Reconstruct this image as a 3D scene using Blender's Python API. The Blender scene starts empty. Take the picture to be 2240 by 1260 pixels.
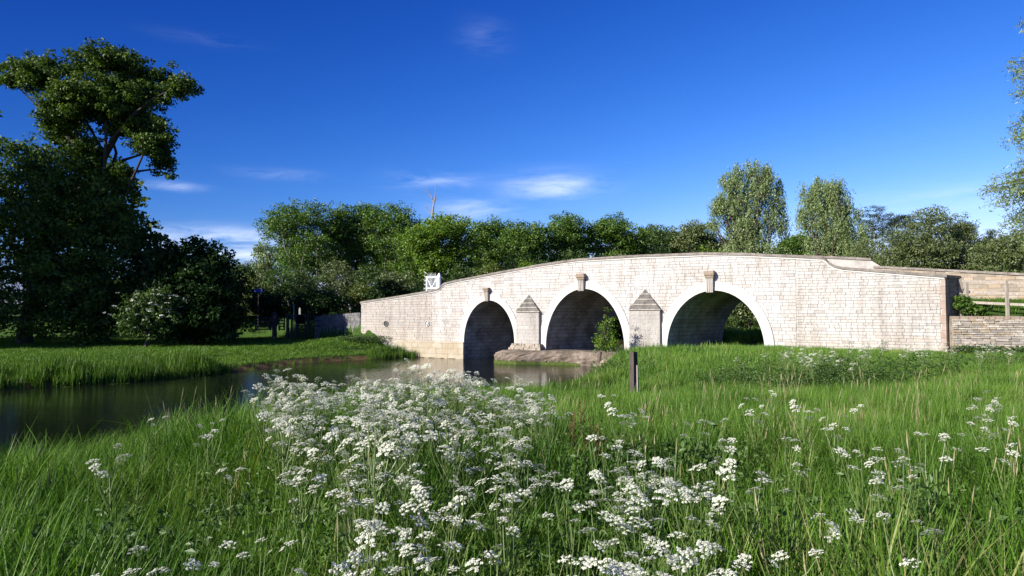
import bpy, bmesh, math, random
import numpy as np
from mathutils import Vector

random.seed(7)
rng = np.random.default_rng(7)
C = bpy.context.scene.collection
R = math.radians

# ------------------------------------------------------------------ camera, sky, sun, exposure
cam_data = bpy.data.cameras.new('camera')
cam_data.sensor_width = 36.0
cam_data.lens = 24.0
cam_data.clip_start = 0.05
cam_data.clip_end = 6000.0
cam = bpy.data.objects.new('camera', cam_data)
C.objects.link(cam)
cam.location = (0, 0, 3.0)
cam.rotation_euler = (R(90) + math.atan(55 / 1493.0), 0, 0)
bpy.context.scene.camera = cam

SUN_AZ, SUN_EL = R(-121), R(27)            # azimuth from +Y towards +X
sun_dir = Vector((math.sin(SUN_AZ) * math.cos(SUN_EL), math.cos(SUN_AZ) * math.cos(SUN_EL), math.sin(SUN_EL)))

world = bpy.data.worlds.new('World')
bpy.context.scene.world = world
world.use_nodes = True
wn, wl = world.node_tree.nodes, world.node_tree.links
wn.clear()


def wmath(op, a, b=None, c=None, clamp=False):
    n = wn.new('ShaderNodeMath')
    n.operation = op
    n.use_clamp = clamp
    for i, v in enumerate((a, b, c)):
        if v is None:
            continue
        if isinstance(v, (int, float)):
            n.inputs[i].default_value = v
        else:
            wl.new(v, n.inputs[i])
    return n.outputs[0]


def build_world():
    out = wn.new('ShaderNodeOutputWorld')
    bg = wn.new('ShaderNodeBackground')
    bg.inputs['Strength'].default_value = 0.1
    sky = wn.new('ShaderNodeTexSky')
    sky.sky_type = 'NISHITA'
    sky.sun_disc = False
    sky.sun_elevation = SUN_EL
    sky.sun_rotation = SUN_AZ
    sky.altitude = 0
    sky.air_density = 1.0
    sky.dust_density = 0.3
    sky.ozone_density = 4.0
    tc = wn.new('ShaderNodeTexCoord')
    D = tc.outputs['Generated']
    nrm = wn.new('ShaderNodeVectorMath')
    nrm.operation = 'NORMALIZE'
    wl.new(D, nrm.inputs[0])
    D = nrm.outputs[0]
    # polarised blue sky: a dark band at right angles to the light behind the camera
    dot = wn.new('ShaderNodeVectorMath')
    dot.operation = 'DOT_PRODUCT'
    wl.new(D, dot.inputs[0])
    dot.inputs[1].default_value = (math.sin(R(-156)) * math.cos(R(20)), math.cos(R(-156)) * math.cos(R(20)), math.sin(R(20)))
    c2 = wmath('MULTIPLY', dot.outputs['Value'], dot.outputs['Value'])
    pol = wmath('DIVIDE', wmath('SUBTRACT', 1.0, c2), wmath('ADD', 1.0, c2))
    fac = wmath('SUBTRACT', 1.0, wmath('MULTIPLY', pol, POL))
    scl = wn.new('ShaderNodeVectorMath')
    scl.operation = 'SCALE'
    wl.new(sky.outputs[0], scl.inputs[0])
    wl.new(fac, scl.inputs['Scale'])
    sp = wn.new('ShaderNodeSeparateXYZ')
    wl.new(scl.outputs[0], sp.inputs[0])
    cb = wn.new('ShaderNodeCombineXYZ')
    for k, (lim, g, mul) in enumerate(SKY_CURVE):          # deepens the blue as film and polariser do
        q = wmath('MINIMUM', wmath('MULTIPLY', sp.outputs[k], 0.1), lim)
        wl.new(wmath('MULTIPLY', wmath('POWER', q, g), mul), cb.inputs[k])
    scl = cb
    col = scl.outputs[0]
    # thin wisps of cloud
    sep = wn.new('ShaderNodeSeparateXYZ')
    wl.new(D, sep.inputs[0])
    mp = wn.new('ShaderNodeMapping')
    wl.new(D, mp.inputs[0])
    mp.inputs['Scale'].default_value = (3.2, 3.2, 15.0)
    nz = wn.new('ShaderNodeTexNoise')
    nz.inputs['Scale'].default_value = 3.0
    nz.inputs['Detail'].default_value = 7.0
    nz.inputs['Roughness'].default_value = 0.62
    nz.inputs['Distortion'].default_value = 0.35
    wl.new(mp.outputs[0], nz.inputs['Vector'])
    total = None
    az = wmath('ARCTAN2', sep.outputs[0], sep.outputs[1])
    el = wmath('ARCSINE', sep.outputs[2])
    for (a0, e0, sa, se, amp) in CLOUDS:
        ga = wmath('DIVIDE', wmath('SUBTRACT', az, R(a0)), R(sa))
        ge = wmath('DIVIDE', wmath('SUBTRACT', el, R(e0)), R(se))
        g = wmath('ADD', wmath('MULTIPLY', ga, ga), wmath('MULTIPLY', ge, ge))
        g = wmath('MULTIPLY', wmath('POWER', 2.718, wmath('MULTIPLY', g, -1.0)), amp)
        total = g if total is None else wmath('ADD', total, g)
    m = wmath('MULTIPLY', wmath('SUBTRACT', nz.outputs[0], 0.36), 3.4, clamp=True)
    m = wmath('MULTIPLY', m, total, clamp=True)
    mix = wn.new('ShaderNodeMix')
    mix.data_type = 'RGBA'
    wl.new(m, mix.inputs['Factor'])
    wl.new(col, mix.inputs['A'])
    mix.inputs['B'].default_value = (5.4, 6.0, 7.4, 1)
    wl.new(mix.outputs['Result'], bg.inputs['Color'])
    wl.new(bg.outputs[0], out.inputs[0])


POL = 0.55
SKY_CURVE = ((0.45, 2.3, 30.4), (0.65, 1.52, 10.7), (1, 0.99, 10.4))   # limit, power, scale for r, g, b
#         azimuth elev  widths  strength
CLOUDS = [(3.6, 10.6, 3.5, 1.0, 0.62), (-3.2, 8.6, 3.4, 0.9, 0.36), (-6.5, 10.9, 3.2, 0.7, 0.30),
          (-23.0, 5.8, 5.5, 0.7, 0.85), (-22.0, 4.4, 6.0, 0.5, 0.5), (-20.5, 4.5, 6.0, 0.8, 0.55),
          (-2.4, 22.2, 1.7, 1.2, 0.11), (33, 8.0, 6.0, 1.0, 0.25), (-24.5, 20.3, 3.0, 0.4, 0.07),
          (-26.6, 9.5, 1.8, 0.3, 0.45), (-19, 10.9, 3.0, 0.4, 0.2)]
build_world()

sun_data = bpy.data.lights.new('sun', 'SUN')
sun_data.energy = 5.0
sun_data.angle = R(0.5)
sun_data.color = (1.0, 0.945, 0.86)
sun = bpy.data.objects.new('sun', sun_data)
C.objects.link(sun)
sun.location = (-40, -20, 40)
sun.rotation_euler = sun_dir.to_track_quat('Z', 'Y').to_euler()

vs = bpy.context.scene.view_settings
vs.view_transform = 'Standard'
vs.look = 'None'
vs.gamma = 1.0
vs.use_curve_mapping = False
vs.exposure = 1.0


# ------------------------------------------------------------------ helpers
def link(o, parent=None):
    C.objects.link(o)
    if parent is not None:
        o.parent = parent
    return o


def mesh_obj(name, verts, faces, m, parent=None, attrs=None, smooth=False):
    """faces: list of tuples, or an (n,k) int array of equal sided polygons."""
    me = bpy.data.meshes.new(name)
    if isinstance(faces, np.ndarray):
        v = np.asarray(verts, dtype=np.float32)
        n, k = faces.shape
        me.vertices.add(len(v))
        me.vertices.foreach_set('co', v.ravel())
        me.loops.add(n * k)
        me.loops.foreach_set('vertex_index', faces.ravel().astype(np.int32))
        me.polygons.add(n)
        me.polygons.foreach_set('loop_start', np.arange(0, n * k, k, dtype=np.int32))
        me.polygons.foreach_set('loop_total', np.full(n, k, dtype=np.int32))
        me.update(calc_edges=True)
    else:
        me.from_pydata([tuple(map(float, p)) for p in verts], [], faces)
        me.update()
    if attrs:
        for an, (dom, arr) in attrs.items():
            arr = np.asarray(arr, dtype=np.float32)
            if arr.ndim == 1:
                a = me.attributes.new(an, 'FLOAT', dom)
                a.data.foreach_set('value', arr)
            else:
                a = me.attributes.new(an, 'FLOAT_COLOR', dom)
                a.data.foreach_set('color', arr.ravel())
    if smooth:
        me.polygons.foreach_set('use_smooth', np.ones(len(me.polygons), dtype=bool))
    if m is not None:
        me.materials.append(m)
    return link(bpy.data.objects.new(name, me), parent)


def empty(name, loc=(0, 0, 0), rz=0.0):
    o = bpy.data.objects.new(name, None)
    o.empty_display_size = 0.3
    C.objects.link(o)
    o.location = loc
    o.rotation_euler = (0, 0, rz)
    return o


def tag(o, label=None, cat=None, group=None, kind=None):
    for k, v in (('label', label), ('category', cat), ('group', group), ('kind', kind)):
        if v:
            o[k] = v
    return o


class MB:
    """collects simple solids into one mesh"""

    def __init__(self):
        self.v, self.f = [], []

    def poly(self, pts):
        b = len(self.v)
        self.v += [tuple(p) for p in pts]
        self.f.append(tuple(range(b, b + len(pts))))

    def prism(self, bottom, top):
        b, n = len(self.v), len(bottom)
        self.v += [tuple(p) for p in bottom] + [tuple(p) for p in top]
        self.f.append(tuple(b + i for i in reversed(range(n))))
        self.f.append(tuple(b + n + i for i in range(n)))
        for i in range(n):
            j = (i + 1) % n
            self.f.append((b + i, b + j, b + n + j, b + n + i))

    def box(self, x0, x1, y0, y1, z0, z1):
        self.prism([(x0, y0, z0), (x1, y0, z0), (x1, y1, z0), (x0, y1, z0)],
                   [(x0, y0, z1), (x1, y0, z1), (x1, y1, z1), (x0, y1, z1)])

    def bar(self, p, q, w, h=None, up=(0, 0, 1)):
        """rectangular bar from p to q"""
        h = h or w
        p, q = Vector(p), Vector(q)
        d = (q - p).normalized()
        upv = Vector(up)
        if abs(d.dot(upv)) > 0.98:
            upv = Vector((0, 1, 0))
        s = d.cross(upv).normalized() * (w / 2)
        t = s.cross(d).normalized() * (h / 2)
        self.prism([p - s - t, p + s - t, p + s + t, p - s + t], [q - s - t, q + s - t, q + s + t, q - s + t])

    def tube(self, pts, rad, n=8, cap=True):
        pts = [Vector(p) for p in pts]
        b0 = len(self.v)
        prev = None
        for i, p in enumerate(pts):
            d = (pts[min(i + 1, len(pts) - 1)] - pts[max(i - 1, 0)]).normalized()
            if prev is None:
                s = d.orthogonal().normalized()
            else:
                s = (prev - d * prev.dot(d))
                s = s.normalized() if s.length > 1e-6 else d.orthogonal().normalized()
            prev = s
            t = d.cross(s)
            r = rad[i] if not isinstance(rad, (int, float)) else rad
            for k in range(n):
                a = 2 * math.pi * k / n
                self.v.append(tuple(p + s * (r * math.cos(a)) + t * (r * math.sin(a))))
        for i in range(len(pts) - 1):
            for k in range(n):
                a, c = b0 + i * n + k, b0 + i * n + (k + 1) % n
                self.f.append((a, c, c + n, a + n))
        if cap:
            self.f.append(tuple(b0 + k for k in reversed(range(n))))
            e = b0 + (len(pts) - 1) * n
            self.f.append(tuple(e + k for k in range(n)))

    def lathe(self, prof, cx=0, cy=0, n=12):
        b = len(self.v)
        for (r, z) in prof:
            for k in range(n):
                a = 2 * math.pi * k / n
                self.v.append((cx + r * math.cos(a), cy + r * math.sin(a), z))
        for i in range(len(prof) - 1):
            for k in range(n):
                a, c = b + i * n + k, b + i * n + (k + 1) % n
                self.f.append((a, c, c + n, a + n))
        self.f.append(tuple(b + k for k in reversed(range(n))))
        e = b + (len(prof) - 1) * n
        self.f.append(tuple(e + k for k in range(n)))

    def build(self, name, m, parent=None, smooth=False, attrs=None):
        return mesh_obj(name, self.v, self.f, m, parent, smooth=smooth, attrs=attrs)


# ------------------------------------------------------------------ materials
def new_mat(name):
    m = bpy.data.materials.new(name)
    m.use_nodes = True
    nt = m.node_tree
    nt.nodes.clear()
    return m, nt.nodes, nt.links


def ramp(nodes, stops):
    n = nodes.new('ShaderNodeValToRGB')
    e = n.color_ramp.elements
    while len(e) < len(stops):
        e.new(0.5)
    for el, (p, c) in zip(e, stops):
        el.position = p
        el.color = (*c, 1)
    return n


def noise(nodes, links, scale, detail=4, rough=0.55, vec=None, dist=0.0):
    n = nodes.new('ShaderNodeTexNoise')
    n.inputs['Scale'].default_value = scale
    n.inputs['Detail'].default_value = detail
    n.inputs['Roughness'].default_value = rough
    n.inputs['Distortion'].default_value = dist
    if vec is not None:
        links.new(vec, n.inputs['Vector'])
    return n


def mixc(nodes, links, a, b, fac, mode='MIX'):
    n = nodes.new('ShaderNodeMix')
    n.data_type = 'RGBA'
    n.blend_type = mode
    for s, v in (('A', a), ('B', b), ('Factor', fac)):
        if isinstance(v, (int, float)):
            n.inputs[s].default_value = v
        elif isinstance(v, tuple):
            n.inputs[s].default_value = (*v, 1)
        else:
            links.new(v, n.inputs[s])
    return n.outputs['Result']


def mat_rough(name, c1, c2, scale=3.0, rough=0.85, bump=0.3, bscale=30.0, attr=None, c3=None, stretch=None, lo=0.35, hi=0.65):
    """stone, wood, earth: noise between two or three colours with fine relief"""
    m, n, l = new_mat(name)
    out = n.new('ShaderNodeOutputMaterial')
    p = n.new('ShaderNodeBsdfPrincipled')
    p.inputs['Roughness'].default_value = rough
    p.inputs['Specular IOR Level'].default_value = 0.25
    tc = n.new('ShaderNodeTexCoord')
    vec = tc.outputs['Object']
    if stretch:
        mp = n.new('ShaderNodeMapping')
        mp.inputs['Scale'].default_value = stretch
        l.new(vec, mp.inputs[0])
        vec = mp.outputs[0]
    a = noise(n, l, scale, 6, 0.62, vec)
    rp = ramp(n, [(lo, c1), (hi, c2)])
    l.new(a.outputs[0], rp.inputs[0])
    col = rp.outputs[0]
    if c3:
        b = noise(n, l, scale * 3.7, 5, 0.7, vec)
        r2 = ramp(n, [(0.52, (0, 0, 0)), (0.66, (1, 1, 1))])
        l.new(b.outputs[0], r2.inputs[0])
        col = mixc(n, l, col, c3, r2.outputs[0])
    if attr:
        at = n.new('ShaderNodeAttribute')
        at.attribute_name = attr
        col = mixc(n, l, col, at.outputs['Color'], 1.0, 'MULTIPLY')
    l.new(col, p.inputs['Base Color'])
    bn = noise(n, l, bscale, 5, 0.6, vec)
    bp = n.new('ShaderNodeBump')
    bp.inputs['Strength'].default_value = bump
    bp.inputs['Distance'].default_value = 0.02
    l.new(bn.outputs[0], bp.inputs['Height'])
    l.new(bp.outputs[0], p.inputs['Normal'])
    l.new(p.outputs[0], out.inputs[0])
    return m


def mat_leaf(name, dark, light, trans=0.3, gloss=0.04, rnd=False, tcol=None, rough=0.5, straw=None):
    """leaf: colour from the per-leaf 'tint' (0..1), light passing through"""
    m, n, l = new_mat(name)
    out = n.new('ShaderNodeOutputMaterial')
    at = n.new('ShaderNodeAttribute')
    at.attribute_name = 'tint'
    f = at.outputs['Fac']
    if rnd:
        oi = n.new('ShaderNodeObjectInfo')
        mm = n.new('ShaderNodeMath')
        mm.operation = 'MULTIPLY_ADD'
        l.new(oi.outputs['Random'], mm.inputs[0])
        mm.inputs[1].default_value = 0.6
        m2 = n.new('ShaderNodeMath')
        m2.operation = 'MULTIPLY'
        l.new(f, m2.inputs[0])
        m2.inputs[1].default_value = 0.5
        l.new(m2.outputs[0], mm.inputs[2])
        nz = noise(n, l, 0.55, 4, 0.6, oi.outputs['Location'])
        m3 = n.new('ShaderNodeMath')
        m3.operation = 'MULTIPLY_ADD'
        l.new(nz.outputs[0], m3.inputs[0])
        m3.inputs[1].default_value = 1.5
        m3.inputs[2].default_value = -0.80
        m4 = n.new('ShaderNodeMath')
        m4.operation = 'ADD'
        m4.use_clamp = True
        l.new(mm.outputs[0], m4.inputs[0])
        l.new(m3.outputs[0], m4.inputs[1])
        f = m4.outputs[0]
    rp = ramp(n, [(0.0, dark), (1.0, light)] if not straw else [(0.0, dark), (0.90, light), (1.0, straw)])
    l.new(f, rp.inputs[0])
    d = n.new('ShaderNodeBsdfDiffuse')
    l.new(rp.outputs[0], d.inputs['Color'])
    t = n.new('ShaderNodeBsdfTranslucent')
    tc = mixc(n, l, rp.outputs[0], tcol or (1.0, 1.15, 0.45), 1.0, 'MULTIPLY')
    l.new(tc, t.inputs['Color'])
    mx = n.new('ShaderNodeMixShader')
    mx.inputs[0].default_value = trans
    l.new(d.outputs[0], mx.inputs[1])
    l.new(t.outputs[0], mx.inputs[2])
    g = n.new('ShaderNodeBsdfGlossy')
    g.inputs['Roughness'].default_value = rough
    m2 = n.new('ShaderNodeMixShader')
    m2.inputs[0].default_value = gloss
    l.new(mx.outputs[0], m2.inputs[1])
    l.new(g.outputs[0], m2.inputs[2])
    l.new(m2.outputs[0], out.inputs[0])
    return m


def mat_stone(name, wear, wear_col, joints=None):
    """whitewashed limestone: per-stone colour, worn patches, streaks"""
    m, n, l = new_mat(name)
    out = n.new('ShaderNodeOutputMaterial')
    p = n.new('ShaderNodeBsdfPrincipled')
    p.inputs['Roughness'].default_value = 0.9
    p.inputs['Specular IOR Level'].default_value = 0.15
    tc = n.new('ShaderNodeTexCoord')
    at = n.new('ShaderNodeAttribute')
    at.attribute_name = 'tint'
    col = at.outputs['Color']
    a = noise(n, l, 0.55, 8, 0.72, tc.outputs['Object'])
    r1 = ramp(n, [(0.5 - wear * 0.2, (0, 0, 0)), (0.74, (1, 1, 1))])
    l.new(a.outputs[0], r1.inputs[0])
    col = mixc(n, l, col, wear_col, r1.outputs[0])
    b = noise(n, l, 9.0, 6, 0.75, tc.outputs['Object'])
    r2 = ramp(n, [(0.33, (0.40, 0.37, 0.34)), (0.47, (1, 1, 1)), (1, (1, 1, 1))])
    l.new(b.outputs[0], r2.inputs[0])
    col = mixc(n, l, col, r2.outputs[0], 0.75, 'MULTIPLY')
    # rain streaks
    mp = n.new('ShaderNodeMapping')
    mp.inputs['Scale'].default_value = (2.6, 2.6, 0.22)
    l.new(tc.outputs['Object'], mp.inputs[0])
    s = noise(n, l, 1.0, 4, 0.6, mp.outputs[0])
    r3 = ramp(n, [(0.32, (0.52, 0.48, 0.44)), (0.52, (1, 1, 1))])
    l.new(s.outputs[0], r3.inputs[0])
    col = mixc(n, l, col, r3.outputs[0], 0.45, 'MULTIPLY')
    l.new(col, p.inputs['Base Color'])
    bn = noise(n, l, 22.0, 6, 0.65, tc.outputs['Object'])
    bp = n.new('ShaderNodeBump')
    bp.inputs['Strength'].default_value = 0.5
    bp.inputs['Distance'].default_value = 0.025
    l.new(bn.outputs[0], bp.inputs['Height'])
    l.new(bp.outputs[0], p.inputs['Normal'])
    l.new(p.outputs[0], out.inputs[0])
    return m


def mat_vault():
    m, n, l = new_mat('vault_stone')
    out = n.new('ShaderNodeOutputMaterial')
    p = n.new('ShaderNodeBsdfPrincipled')
    p.inputs['Roughness'].default_value = 0.9
    p.inputs['Specular IOR Level'].default_value = 0.15
    uv = n.new('ShaderNodeUVMap')
    uv.uv_map = 'uv'
    br = n.new('ShaderNodeTexBrick')
    br.inputs['Scale'].default_value = 1.0
    br.inputs['Brick Width'].default_value = 0.6
    br.inputs['Row Height'].default_value = 0.24
    br.inputs['Mortar Size'].default_value = 0.012
    br.inputs['Color1'].default_value = (0.44, 0.42, 0.39, 1)
    br.inputs['Color2'].default_value = (0.35, 0.33, 0.30, 1)
    br.inputs['Mortar'].default_value = (0.17, 0.16, 0.14, 1)
    l.new(uv.outputs[0], br.inputs['Vector'])
    tc = n.new('ShaderNodeTexCoord')
    a = noise(n, l, 0.7, 6, 0.7, tc.outputs['Object'])
    r = ramp(n, [(0.38, (0.42, 0.40, 0.37)), (0.62, (1, 1, 1))])
    l.new(a.outputs[0], r.inputs[0])
    col = mixc(n, l, br.outputs['Color'], r.outputs[0], 0.9, 'MULTIPLY')
    l.new(col, p.inputs['Base Color'])
    bp = n.new('ShaderNodeBump')
    bp.inputs['Strength'].default_value = 0.6
    bp.inputs['Distance'].default_value = 0.02
    bp.invert = True
    l.new(br.outputs['Fac'], bp.inputs['Height'])
    l.new(bp.outputs[0], p.inputs['Normal'])
    l.new(p.outputs[0], out.inputs[0])
    return m


def mat_water():
    m, n, l = new_mat('river_water')
    out = n.new('ShaderNodeOutputMaterial')
    p = n.new('ShaderNodeBsdfPrincipled')
    p.inputs['Base Color'].default_value = (0.006, 0.008, 0.005, 1)
    p.inputs['Roughness'].default_value = 0.03
    p.inputs['IOR'].default_value = 1.33
    tc = n.new('ShaderNodeTexCoord')
    mp = n.new('ShaderNodeMapping')
    mp.inputs['Rotation'].default_value = (0, 0, R(25))
    mp.inputs['Scale'].default_value = (0.9, 2.6, 1)
    l.new(tc.outputs['Object'], mp.inputs[0])
    a = noise(n, l, 2.2, 3, 0.5, mp.outputs[0], 0.3)
    b = noise(n, l, 9.0, 2, 0.5, mp.outputs[0])
    ma = n.new('ShaderNodeMath')
    ma.operation = 'MULTIPLY_ADD'
    l.new(b.outputs[0], ma.inputs[0])
    ma.inputs[1].default_value = 0.22
    l.new(a.outputs[0], ma.inputs[2])
    big = noise(n, l, 0.12, 2, 0.5, tc.outputs['Object'])
    r = ramp(n, [(0.35, (0.25, 0.25, 0.25)), (0.65, (1, 1, 1))])
    l.new(big.outputs[0], r.inputs[0])
    bp = n.new('ShaderNodeBump')
    bp.inputs['Distance'].default_value = 0.035
    bs = n.new('ShaderNodeMath')
    bs.operation = 'MULTIPLY'
    l.new(r.outputs[0], bs.inputs[0])
    bs.inputs[1].default_value = 0.5
    l.new(bs.outputs[0], bp.inputs['Strength'])
    l.new(ma.outputs[0], bp.inputs['Height'])
    l.new(bp.outputs[0], p.inputs['Normal'])
    l.new(p.outputs[0], out.inputs[0])
    return m


def mat_ground():
    m, n, l = new_mat('meadow_soil')
    out = n.new('ShaderNodeOutputMaterial')
    p = n.new('ShaderNodeBsdfPrincipled')
    p.inputs['Roughness'].default_value = 0.95
    p.inputs['Specular IOR Level'].default_value = 0.1
    tc = n.new('ShaderNodeTexCoord')
    a = noise(n, l, 0.35, 7, 0.65, tc.outputs['Object'])
    r1 = ramp(n, [(0.3, (0.030, 0.062, 0.012)), (0.7, (0.060, 0.115, 0.020))])
    l.new(a.outputs[0], r1.inputs[0])
    b = noise(n, l, 6.0, 5, 0.7, tc.outputs['Object'])
    r2 = ramp(n, [(0.35, (0.55, 0.55, 0.5)), (0.65, (1.15, 1.15, 1.0))])
    l.new(b.outputs[0], r2.inputs[0])
    col = mixc(n, l, r1.outputs[0], r2.outputs[0], 1.0, 'MULTIPLY')
    sp = n.new('ShaderNodeSeparateXYZ')
    l.new(tc.outputs['Object'], sp.inputs[0])
    nz = noise(n, l, 1.3, 4, 0.6, tc.outputs['Object'])
    mm = n.new('ShaderNodeMath')
    mm.operation = 'MULTIPLY_ADD'
    l.new(nz.outputs[0], mm.inputs[0])
    mm.inputs[1].default_value = -0.25
    l.new(sp.outputs[2], mm.inputs[2])
    r3 = ramp(n, [(0.02, (1, 1, 1)), (0.16, (0, 0, 0))])
    l.new(mm.outputs[0], r3.inputs[0])
    col = mixc(n, l, col, (0.105, 0.066, 0.034), r3.outputs[0])
    l.new(col, p.inputs['Base Color'])
    bp = n.new('ShaderNodeBump')
    bp.inputs['Strength'].default_value = 0.8
    bp.inputs['Distance'].default_value = 0.1
    l.new(b.outputs[0], bp.inputs['Height'])
    l.new(bp.outputs[0], p.inputs['Normal'])
    l.new(p.outputs[0], out.inputs[0])
    return m


def mat_plain(name, c, rough=0.5, metal=0.0):
    m, n, l = new_mat(name)
    out = n.new('ShaderNodeOutputMaterial')
    p = n.new('ShaderNodeBsdfPrincipled')
    p.inputs['Roughness'].default_value = rough
    p.inputs['Metallic'].default_value = metal
    tc = n.new('ShaderNodeTexCoord')
    a = noise(n, l, 6.0, 4, 0.6, tc.outputs['Object'])
    r = ramp(n, [(0.3, tuple(x * 0.8 for x in c)), (0.7, c)])
    l.new(a.outputs[0], r.inputs[0])
    l.new(r.outputs[0], p.inputs['Base Color'])
    l.new(p.outputs[0], out.inputs[0])
    return m


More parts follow.
